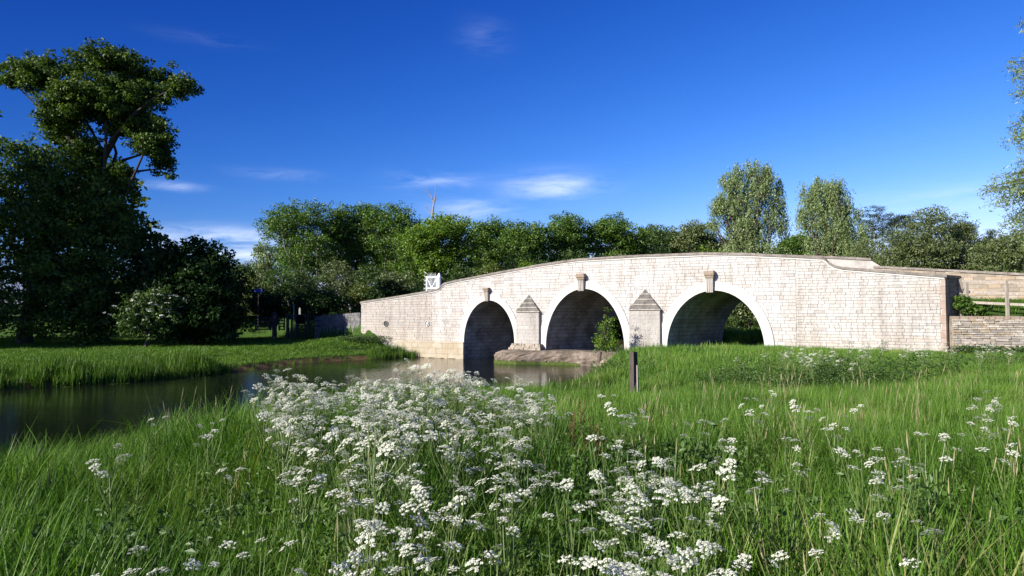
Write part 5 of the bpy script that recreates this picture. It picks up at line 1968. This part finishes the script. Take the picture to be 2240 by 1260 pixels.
def scatter(name, pts, scl, idx, protos, label, tilt=0.08, kind='stuff', seed=1, rotz=None):
    r = np.random.default_rng(seed)
    n = len(pts)
    col = bpy.data.collections.new(name + '_tufts')
    for i, p in enumerate(protos):
        p.name = f'{name}_{i:02d}'
        col.objects.link(p)
    me = bpy.data.meshes.new(name)
    me.vertices.add(n)
    me.vertices.foreach_set('co', np.asarray(pts, np.float32).ravel())
    rot = np.stack([r.normal(size=n) * tilt, r.normal(size=n) * tilt, r.uniform(0, 2 * math.pi, n)], 1).astype(np.float32)
    me.attributes.new('rot', 'FLOAT_VECTOR', 'POINT').data.foreach_set('vector', rot.ravel())
    me.attributes.new('scl', 'FLOAT', 'POINT').data.foreach_set('value', np.asarray(scl, np.float32))
    me.attributes.new('idx', 'INT', 'POINT').data.foreach_set('value', np.asarray(idx, np.int32))
    o = link(bpy.data.objects.new(name, me))
    tag(o, label, None, None, kind)
    ng = bpy.data.node_groups.new(name, 'GeometryNodeTree')
    ng.interface.new_socket('Geometry', in_out='INPUT', socket_type='NodeSocketGeometry')
    ng.interface.new_socket('Geometry', in_out='OUTPUT', socket_type='NodeSocketGeometry')
    N, Lk = ng.nodes, ng.links
    gi, go = N.new('NodeGroupInput'), N.new('NodeGroupOutput')
    ci = N.new('GeometryNodeCollectionInfo')
    ci.inputs['Collection'].default_value = col
    ci.inputs['Separate Children'].default_value = True
    ci.inputs['Reset Children'].default_value = True
    ip = N.new('GeometryNodeInstanceOnPoints')
    ip.inputs['Pick Instance'].default_value = True

    def named(nm, ty):
        q = N.new('GeometryNodeInputNamedAttribute')
        q.data_type = ty
        q.inputs['Name'].default_value = nm
        return q.outputs['Attribute']
    Lk.new(gi.outputs[0], ip.inputs['Points'])
    Lk.new(ci.outputs[0], ip.inputs['Instance'])
    Lk.new(named('idx', 'INT'), ip.inputs['Instance Index'])
    Lk.new(named('rot', 'FLOAT_VECTOR'), ip.inputs['Rotation'])
    Lk.new(named('scl', 'FLOAT'), ip.inputs['Scale'])
    Lk.new(ip.outputs[0], go.inputs[0])
    md = o.modifiers.new('scatter', 'NODES')
    md.node_group = ng
    return o


def rnd_pts(n, x0, x1, y0, y1, r):
    return np.stack([r.uniform(x0, x1, n), r.uniform(y0, y1, n)], 1)


def off_bridge(P):
    q = P - np.array([P0.x, P0.y])
    s = q[:, 0] * math.cos(A32) - q[:, 1] * math.sin(A32)
    d = q[:, 0] * math.sin(A32) + q[:, 1] * math.cos(A32)
    return ~((s > -0.2) & (s < L + .6) & (d > -0.15) & (d < BW + .2))


def in_view(P, margin=1.5, slope=0.80):
    return np.abs(P[:, 0]) < slope * np.abs(P[:, 1]) + margin


r = np.random.default_rng(5)
near_p = [tuft('t', 46, 0.13, .32, .70, .0065, .5, s, M['near_grass'], 4) for s in (1, 2, 3, 4)] + [tuft('t', 40, 0.12, .25, .6, .008, .85, s, M['near_grass'], 4) for s in (5, 6)]
mid_p = [tuft('t', 84, 0.22, .24, .55, .0068, .45, s, M['grass'], 3) for s in (11, 12, 13)]
far_p = [tuft('t', 76, 0.38, .24, .50, .0125, .4, s, M['grass'], 3) for s in (21, 22, 23)]


def meadow(n, y0, y1, x0, x1, margin):
    P = rnd_pts(n, x0, x1, y0, y1, r)
    z, sd, near = ground(P)
    k = (sd > 0.25) & near & in_view(P, margin) & off_bridge(P) & ~((P[:, 0] > 19.3) & (P[:, 1] > 36.5 - .31 * P[:, 0]))
    return np.column_stack([P, z])[k], sd[k]


def clumpy(P, r, lo=.7, hi=1.15):
    return np.clip(.93 + .22 * wob(P[:, 0], P[:, 1], 1.7, 2.0) + .13 * wob(P[:, 0], P[:, 1], .6, 5.0), lo, hi + .1) * r.uniform(.8, 1.15, len(P))


P, sd = meadow(8000, 0.55, 6.5, -9, 9.5, 3.6)
scatter('meadow_grass', P, clumpy(P, r) * 1.16, r.integers(0, 6, len(P)), near_p, 'long green grass of the near meadow', .12)
P, sd = meadow(9700, 6.5, 15, -9, 17, 4)
sh = 1 - .5 * sstep(4.5, 1.5, np.hypot((P[:, 0] - 3.4) * .8, P[:, 1] - 14.8))
scatter('meadow_grass', P, clumpy(P, r) * sh, r.integers(0, 3, len(P)), mid_p, 'long green grass in the middle of the near meadow', .10)
P, sd = meadow(9600, 15, 40, -5, 34.5, 4)
hi_ = 1 + .45 * sstep(10, 3, np.hypot(P[:, 0] - 7, (P[:, 1] - 32) * .7))
scatter('meadow_grass', P, clumpy(P, r, .6, 1.0) * hi_ * .85 * (1 - .35 * sstep(9, 15, P[:, 0]) * sstep(17, 25, P[:, 1])) * (1 - .5 * sstep(4.5, 1.5, np.hypot((P[:, 0] - 3.4) * .8, P[:, 1] - 15.5))), r.integers(0, 3, len(P)), far_p, 'grass of the near meadow in front of the bridge', .08)
# rank growth along the near water edge
P = rnd_pts(16000, -9, 9, 0.5, 37, r)
z, sd, near = ground(P)
k = near & (sd > -0.05) & (sd < 2.2) & in_view(P) & off_bridge(P)
P = np.column_stack([P, z])[k]
reed_p = [tuft('t', 34, 0.20, .35, .72, .015, .7, s, M['reed'], 4) for s in (31, 32, 33)]
kk = P[:, 1] < 13
arch_p = [tuft('t', 30, 0.16, .45, .85, .016, 1.15, s, M['reed'], 5) for s in (34, 35, 36)]
scatter('bank_grass', P[kk], r.uniform(.65, 1.05, kk.sum()), r.integers(0, 3, kk.sum()), arch_p, 'tall arching grass along the near water edge', .2)
P = P[~kk]
scatter('bank_reeds', P, r.uniform(.6, 1.0, len(P)) * (1.25 - .55 * sstep(9, 17, P[:, 1])), r.integers(0, 3, len(P)), reed_p, 'rank grass and reeds along the near water edge', .14)

# far bank: turf and tall reeds at the edge
P = rnd_pts(17000, -46, -4, 22, 62, r)
z, sd, near = ground(P)
k = ~near & (sd > 0.6) & off_bridge(P) & (z < 2.2)
P = np.column_stack([P, z])[k]
lawn_p = [tuft('t', 46, 0.40, .07, .20, .022, .5, s, M['lawn'], 2) for s in (41, 42, 43)]
scatter('bank_turf', P, r.uniform(.7, 1.3, len(P)), r.integers(0, 3, len(P)), lawn_p, 'short bright turf on the far bank', .06)
P = rnd_pts(26000, -46, -6, 21, 47.4, r)
z, sd, near = ground(P)
wdt = np.where(P[:, 1] < 34.6, 2.7 + .9 * wob(P[:, 0], P[:, 1], .7, 1.0), 0.5)
wdt = np.where((P[:, 0] > -9.3), 1.7, wdt)
k = ~near & (sd > -0.25) & (sd < wdt) & off_bridge(P) & ((P[:, 1] < 34.6) | (r.random(len(P)) < .22) | (P[:, 0] > -9.3))
P, y_ = np.column_stack([P, z])[k], P[k][:, 1]
sc_ = np.where(y_ < 34.6, r.uniform(.6, 1.2, len(P)) * (.85 + .3 * wob(P[:, 0], P[:, 1], .8, 3.0)), np.where(P[:, 0] > -9.3, r.uniform(.5, .75, len(P)), .3))
far_reed = [tuft('t', 22, 0.28, .55, 1.05, .030, .35, s, M['reed'], 3) for s in (51, 52, 53)]
scatter('far_reeds', P, sc_, r.integers(0, 3, len(P)), far_reed, 'tall reeds along the far water edge', .08)
# scum and weed along the far reeds
P = rnd_pts(5000, -30, -8, 22, 47, r)
z, sd, near = ground(P)
k = ~near & (sd < -0.1) & (sd > -1.6) & (r.random(len(P)) < np.exp(sd * 1.6)) & (wob(P[:, 0], P[:, 1], 1.3, 2.0) > .1)
P = np.column_stack([P, np.full(len(P), .012)])[k]


def pads(name, seed):
    q = np.random.default_rng(seed)
    V, F, T = [], [], []
    for _ in range(9):
        cx, cy, rr = q.normal() * .22, q.normal() * .1, q.uniform(.02, .07)
        b = len(V)
        V += [(cx + rr * math.cos(a), cy + rr * .7 * math.sin(a), q.uniform(0, .006)) for a in np.linspace(0, 6.28, 6)[:-1]]
        F.append(tuple(range(b, b + 5)))
        T.append(q.random())
    me = bpy.data.meshes.new(name)
    me.from_pydata(V, [], F)
    me.update()
    me.attributes.new('tint', 'FLOAT', 'FACE').data.foreach_set('value', np.array(T, np.float32))
    me.materials.append(M['reed'])
    return bpy.data.objects.new(name, me)


scatter('floating_weed', P, r.uniform(.6, 1.2, len(P)), r.integers(0, 2, len(P)), [pads('t', 1), pads('t', 2)], 'floating weed on the water along the far reeds', 0.0)
# ground beyond the bridge
P = rnd_pts(5000, 4, 40, 36, 75, r)
z, sd, near = ground(P)
k = (sd > .3) & near & off_bridge(P)
P = np.column_stack([P, z])[k]
scatter('rough_grass', P, r.uniform(1.0, 1.9, len(P)), r.integers(0, 3, len(P)), [tuft('t', 36, .42, .3, .6, .03, .5, s, M['grass'], 3) for s in (61, 62, 63)], 'rough grass beyond the arches', .08)
# verge grass behind the dry stone wall
P = []
for k in range(420):
    t, u = r.random(), r.random() ** 1.3
    a = Vector((*DS0, 0)).lerp(Vector((*DS1, 0)), t * 1.3)
    b = Vector(b2w(36.1 + t * 9, BW - PT - 0.05))
    q = a.lerp(b, .06 + u * .75)
    P.append((q.x, q.y, 2.66 + (1.05 - .35 * t) * float(sstep(.15, .75, .06 + u * .75))))
scatter('verge_grass', np.array(P), r.uniform(.5, 1.1, len(P)), r.integers(0, 3, len(P)), [tuft('t', 40, .3, .1, .28, .014, .6, s, M['lawn'], 2) for s in (71, 72, 73)], 'short grass of the verge behind the dry stone wall', .06)
# seed heads over the meadow
P, sd = meadow(150, 1.6, 11, -6, 8, .8)
scatter('seeding_grass', P, r.uniform(.8, 1.1, len(P)), r.integers(0, 2, len(P)), [seed_heads('t', 5, .12, .72, s, M['seed']) for s in (81, 82)], 'brown seed heads above the meadow grass', .06)
# nettles and other broad leaves
nett = [leafy('t', 80, .19, .60, .042, s, M['herb']) for s in (91, 92, 93)]
cl = []
for cx, cy, rad, n in ((6.6, 14.2, 1.3, 52), (8.6, 16.5, 1.6, 26), (6.2, 17.5, 1.2, 18), (.55, 3.9, .4, 12), (1.2, 5.0, .5, 8), (2.1, 3.1, .5, 6), (-2.2, 3.4, .6, 6), (3.9, 4.6, .5, 6),
                       (2.6, 22, 1.2, 22), (15, 20, 2.0, 36), (-1.3, 2.0, .3, 3), (1.8, 2.2, .4, 4)):
    q = r.normal(size=(n, 2)) * rad * .6 + (cx, cy)
    z, sd, near = ground(q)
    cl.append(np.column_stack([q, z])[near & (sd > .3)])
P = np.vstack(cl)
scatter('nettles', P, r.uniform(.7, 1.1, len(P)), r.integers(0, 3, len(P)), nett, 'dark nettles and broad leaves among the meadow grass', .08)
# rough growth at the foot of the dry stone wall and the left abutment
P = []
for k in range(70):
    t = r.random()
    q = Vector((*DS0, 0)).lerp(Vector((*DS1, 0)), t)
    P.append((q.x - .2 + r.normal() * .15, q.y - .3 + r.normal() * .15, gz(q.x, q.y - .3)))
for k in range(60):
    P.append((-10.6 + r.normal() * .9, 48.6 + r.normal() * .5, gz(-10.6, 48.6)))
scatter('rough_weeds', np.array(P), r.uniform(.6, 1.0, len(P)), r.integers(0, 2, len(P)), [leafy('t', 30, .25, .45, .08, s, M['herb']) for s in (95, 96)], 'weeds at the foot of the walls', .06)


# ------------------------------------------------------------------ cow parsley, plant by plant
def umbel_mesh(name, seed, rad):
    """compound umbel: rays, umbellets, tiny white florets"""
    q = np.random.default_rng(seed)
    V, F, T, Mi = [], [], [], []

    def quad(c, a, b, t, mi):
        k = len(V)
        V.extend([tuple(c - a), tuple(c + b), tuple(c + a), tuple(c - b)])
        F.append((k, k + 1, k + 2, k + 3))
        T.append(t)
        Mi.append(mi)
    nu = 13
    for u in range(nu):
        rr = rad * math.sqrt((u + .5) / nu)
        a = u * 2.39996 + q.uniform(-.2, .2)
        c = np.array([rr * math.cos(a), rr * math.sin(a), rad * (.50 - .48 * (rr / rad) ** 2) + q.normal() * .002])
        o = np.array([0, 0, -rad * .55])
        side = np.cross(c - o, [0, 0, 1.0])
        side = side / (np.linalg.norm(side) + 1e-9) * .0009
        k = len(V)
        V.extend([tuple(o - side), tuple(o + side), tuple(c + side), tuple(c - side)])
        F.append((k, k + 1, k + 2, k + 3))
        T.append(.6)
        Mi.append(1)
        ur = rad * .235
        for fl in range(11):
            f_r = ur * math.sqrt((fl + .4) / 11)
            fa = fl * 2.39996
            p = c + np.array([f_r * math.cos(fa), f_r * math.sin(fa), ur * .35 * (1 - (f_r / ur) ** 2) + q.normal() * .0008])
            n_ = np.array([(p - c)[0] / ur * .6 + q.normal() * .25, (p - c)[1] / ur * .6 + q.normal() * .25, 1.0])
            n_ /= np.linalg.norm(n_)
            x = np.cross(n_, [math.cos(fa), math.sin(fa), .1])
            x /= np.linalg.norm(x)
            y = np.cross(n_, x)
            sz = ur * .37 * q.uniform(.8, 1.2)
            quad(p, x * sz, y * sz, q.random(), 0)
    me = bpy.data.meshes.new(name)
    me.from_pydata(V, [], F)
    me.update()
    me.attributes.new('tint', 'FLOAT', 'FACE').data.foreach_set('value', np.array(T, np.float32))
    me.materials.append(M['petal'])
    me.materials.append(M['stem'])
    me.polygons.foreach_set('material_index', np.array(Mi, np.int32))
    return me


UMB = [umbel_mesh('flower_head', s, rr) for s, rr in ((1, .035), (2, .041), (3, .031), (4, .026), (5, .045))]


def parsley_proto(seed, h, nh):
    q = random.Random(seed)
    root = bpy.data.objects.new('cow_parsley', None)
    root.empty_display_size = .2
    st = MB()
    st.tube([(0, 0, -.05), (q.uniform(-.03, .03), q.uniform(-.03, .03), h * .5), (q.uniform(-.05, .05), q.uniform(-.05, .05), h * .8)], [.006, .005, .004], 5)
    heads = []
    for k in range(nh):
        a = 2.4 * k + q.uniform(-.4, .4)
        t = q.uniform(.45, .8)
        s0 = Vector((0, 0, h * t))
        rr = h * q.uniform(.03, .15)
        e = Vector((math.cos(a) * rr, math.sin(a) * rr, h * q.uniform(.84, 1.03) - rr * .12))
        m_ = s0.lerp(e, .55) + Vector((math.cos(a), math.sin(a), 0)) * .02
        st.tube([s0, m_, e - Vector((0, 0, .02))], [.0032, .0024, .0018], 4)
        heads.append(e)
    stem = st.build('stem', M['stem'], None, attrs={'tint': ('POINT', [q.random() for _ in st.v])})
    C.objects.unlink(stem)
    stem.parent = root
    rr_ = np.random.default_rng(seed)
    cen = np.stack([rr_.normal(size=22) * .12, rr_.normal(size=22) * .12, rr_.uniform(.15, .75, 22) * h], 1)
    V, F, t = leaves(cen, 12, .06, .034, .35, rr_, .8, .2, flat=.4)
    lf = mesh_obj('leaves', V, F, M['fern'], None, {'tint': ('FACE', t)})
    C.objects.unlink(lf)
    lf.parent = root
    out = [root, stem, lf]
    for e in heads:
        o = bpy.data.objects.new('flower_head', UMB[q.randrange(5)])
        o.parent = root
        o.location = e
        o.rotation_euler = (q.gauss(0, .3), q.gauss(0, .3), q.uniform(0, 6.28))
        sc = q.uniform(.7, 1.2)
        o.scale = (sc, sc, sc * q.uniform(.6, 1.3))
        out.append(o)
    return out


PROTO = [parsley_proto(500 + k, (.92, .85, 1.0, .88, .95, .80, .75, .90)[k], (10, 9, 12, 9, 11, 8, 8, 12)[k]) for k in range(8)] + [parsley_proto(520 + k, (.88, .82, .92)[k], (4, 3, 5)[k]) for k in range(3)]
first_use = set()


def plant(x, y, label, group, sc=1.0, kind=None, rz=None):
    k = random.randrange(8) if kind is None else kind
    src = PROTO[k]
    root = src[0].copy()
    C.objects.link(root)
    root.location = (x, y, gz(x, y))
    root.scale = (sc, sc, sc)
    root.rotation_euler = (random.uniform(-.07, .07), random.uniform(-.07, .07), random.uniform(0, 6.28) if rz is None else rz)
    tag(root, label, 'wildflower', group)
    for c in src[1:]:
        d = c.copy()
        C.objects.link(d)
        d.parent = root
    return root


random.seed(31)
drift = np.array([(-2.75, 6.9), (-1.6, 7.6), (-.55, 8.0), (.15, 7.0), (.25, 5.4), (.22, 4.2), (.15, 3.2), (-.2, 2.7), (-.75, 2.6), (-1.15, 3.2), (-1.6, 4.4), (-2.1, 5.6)])
placed = []
tries = 0
while len(placed) < 118 and tries < 6000:
    tries += 1
    x, y = random.uniform(-2.8, .3), random.uniform(2.5, 8.0)
    if not in_poly(np.array([[x, y]]), drift)[0]:
        continue
    if any((x - a) ** 2 + (y - b) ** 2 < .15 ** 2 for a, b in placed):
        continue
    placed.append((x, y))
    lab, grp = (('white cow parsley in the back of the dense drift, heads against the water', 'cow parsley in the back of the drift') if y > 6.3 else
                ('white cow parsley in the thick middle of the dense drift', 'cow parsley in the middle of the drift') if y > 4.5 else
                ('white cow parsley in the near front of the dense drift', 'cow parsley in the front of the drift'))
    plant(x, y, lab, grp, random.uniform(.88, 1.05))


def px_ground(px, py, head=0.88):
    """place of a plant whose head is seen at a photo position (head height above the local ground)"""
    u, v = (px - 1120) / 1493.0, (py - 685) / 1493.0
    Y = 6.0
    for _ in range(12):
        Y = (3.0 - gz(u * Y, Y) - head) / v
        Y = min(max(Y, 1.2), 34)
    return u * Y, Y


GROUPS = [
    ('white cow parsley at the very bottom edge, right of the middle', 'cow parsley at the bottom edge', [(1420, 1205), (1365, 1240), (1390, 1180), (1340, 1150)]),
    ('low white cow parsley just left of the bottom right clump, by the dark grass', 'cow parsley beside the bottom clump', [(1540, 1145), (1500, 1125), (1580, 1140)]),
    ('white cow parsley in the thick knot right of the dense drift', 'cow parsley in the knot right of the drift', [(1400, 985), (1430, 1000), (1340, 1020), (1500, 1010), (1540, 1030), (1420, 1060), (1355, 970)]),
    ('white cow parsley on the right fringe of the dense drift', 'cow parsley on the fringe of the drift', [(1290, 1050), (1260, 1030), (1210, 1110), (1230, 970)]),
    ('white cow parsley in front of the dense drift, among long grass', 'cow parsley before the drift', [(870, 1150), (960, 1120), (1040, 1110), (1100, 1085), (900, 1190), (1010, 1200)]),
    ('white cow parsley at the bottom edge below the dense drift', 'cow parsley at the bottom middle', [(1190, 1215), (800, 1185), (790, 1255), (1150, 1230)]),
    ('white cow parsley pair in the long grass of the left foreground', 'cow parsley pair in the left foreground', [(500, 1170), (560, 1155)]),
    ('small white cow parsley low in the left foreground grass', 'small cow parsley in the left foreground', [(640, 1225), (260, 1190), (430, 1235), (240, 1150)]),
    ('tall white cow parsley standing out alone against the dark water on the left', None, [(345, 880)]),
    ('white cow parsley at the near water edge left of the dense drift', 'cow parsley at the water edge', [(440, 905), (480, 905), (505, 965), (270, 965)]),
    ('white cow parsley in the loose row across the open meadow behind the marker post', 'cow parsley in the loose row', [(1500, 905), (1545, 900), (1580, 915), (1650, 880), (1720, 905)]),
    ('white cow parsley in the open meadow before the dark nettles', 'cow parsley before the nettles', [(1650, 840), (1690, 832), (1760, 870), (1830, 910), (1865, 855)]),
    ('white cow parsley in the clump near the right edge of the meadow', 'cow parsley near the right edge', [(2140, 850), (2150, 872), (2185, 890), (2130, 892), (2165, 868), (2100, 935), (2190, 945)]),
    ('white cow parsley in the middle of the right meadow', 'cow parsley in the middle of the right meadow', [(1590, 950), (1640, 995), (1720, 1000), (1900, 955), (1880, 975), (1930, 972), (1920, 1010), (1955, 985)]),
    ('single white cow parsley low in the right foreground grass', 'cow parsley in the right foreground', [(1995, 1110), (1830, 1085), (1700, 1105), (2010, 930)]),
    ('white cow parsley in the short grass right beside the marker post', 'cow parsley by the marker post', [(1340, 850), (1345, 875), (1380, 885), (1350, 925), (1330, 935)]),
]
for lab, grp, pts in GROUPS:
    for (px, py) in pts:
        hd = random.uniform(.80, .92)
        x, y = px_ground(px, py, hd)
        if y > 6.8 and ground([(x, y)])[1][0] < .4:
            continue
        plant(x, y, lab, grp, hd / .95, None if ('very bottom' in lab or 'knot' in lab) else random.choice((8, 9, 10)))
for k in range(34):
    x, y = random.uniform(5.5, 11.0), random.uniform(13.5, 18.5)
    plant(x, y, 'small distant cow parsley in the weeds before the right end of the bridge', 'distant cow parsley', random.uniform(.8, 1.0))

# red brown docks
DK_ = MB()
dq = random.Random(8)
for k in range(4):
    h = dq.uniform(.55, .8)
    x, y = dq.uniform(-.06, .06), dq.uniform(-.06, .06)
    DK_.tube([(x * .3, y * .3, -.05), (x, y, h * .6), (x * 1.4, y * 1.4, h)], [.005, .004, .002], 4)
    for j in range(46):
        z = h * dq.uniform(.5, 1)
        c = Vector((x * 1.2 + dq.gauss(0, .02), y * 1.2 + dq.gauss(0, .02), z))
        a, b = Vector((dq.gauss(0, 1), dq.gauss(0, 1), dq.gauss(0, 1))).normalized() * .009, Vector((dq.gauss(0, 1), dq.gauss(0, 1), dq.gauss(0, 1))).normalized() * .009
        DK_.poly([c - a, c + b, c + a, c - b])
dock0 = None
for (px, py) in ((1270, 880), (1295, 930), (1255, 905)):
    x, y = px_ground(px, py, .72)
    if dock0 is None:
        dock0 = DK_.build('dock_plant', M['dock'], attrs={'tint': ('POINT', [dq.random() for _ in DK_.v])})
        o = dock0
    else:
        o = dock0.copy()
        C.objects.link(o)
    o.location = (x, y, gz(x, y))
    o.rotation_euler = (0, 0, random.uniform(0, 6))
    tag(o, 'reddish brown dock stalks standing among the meadow grass', 'weed', 'brown docks in the meadow')
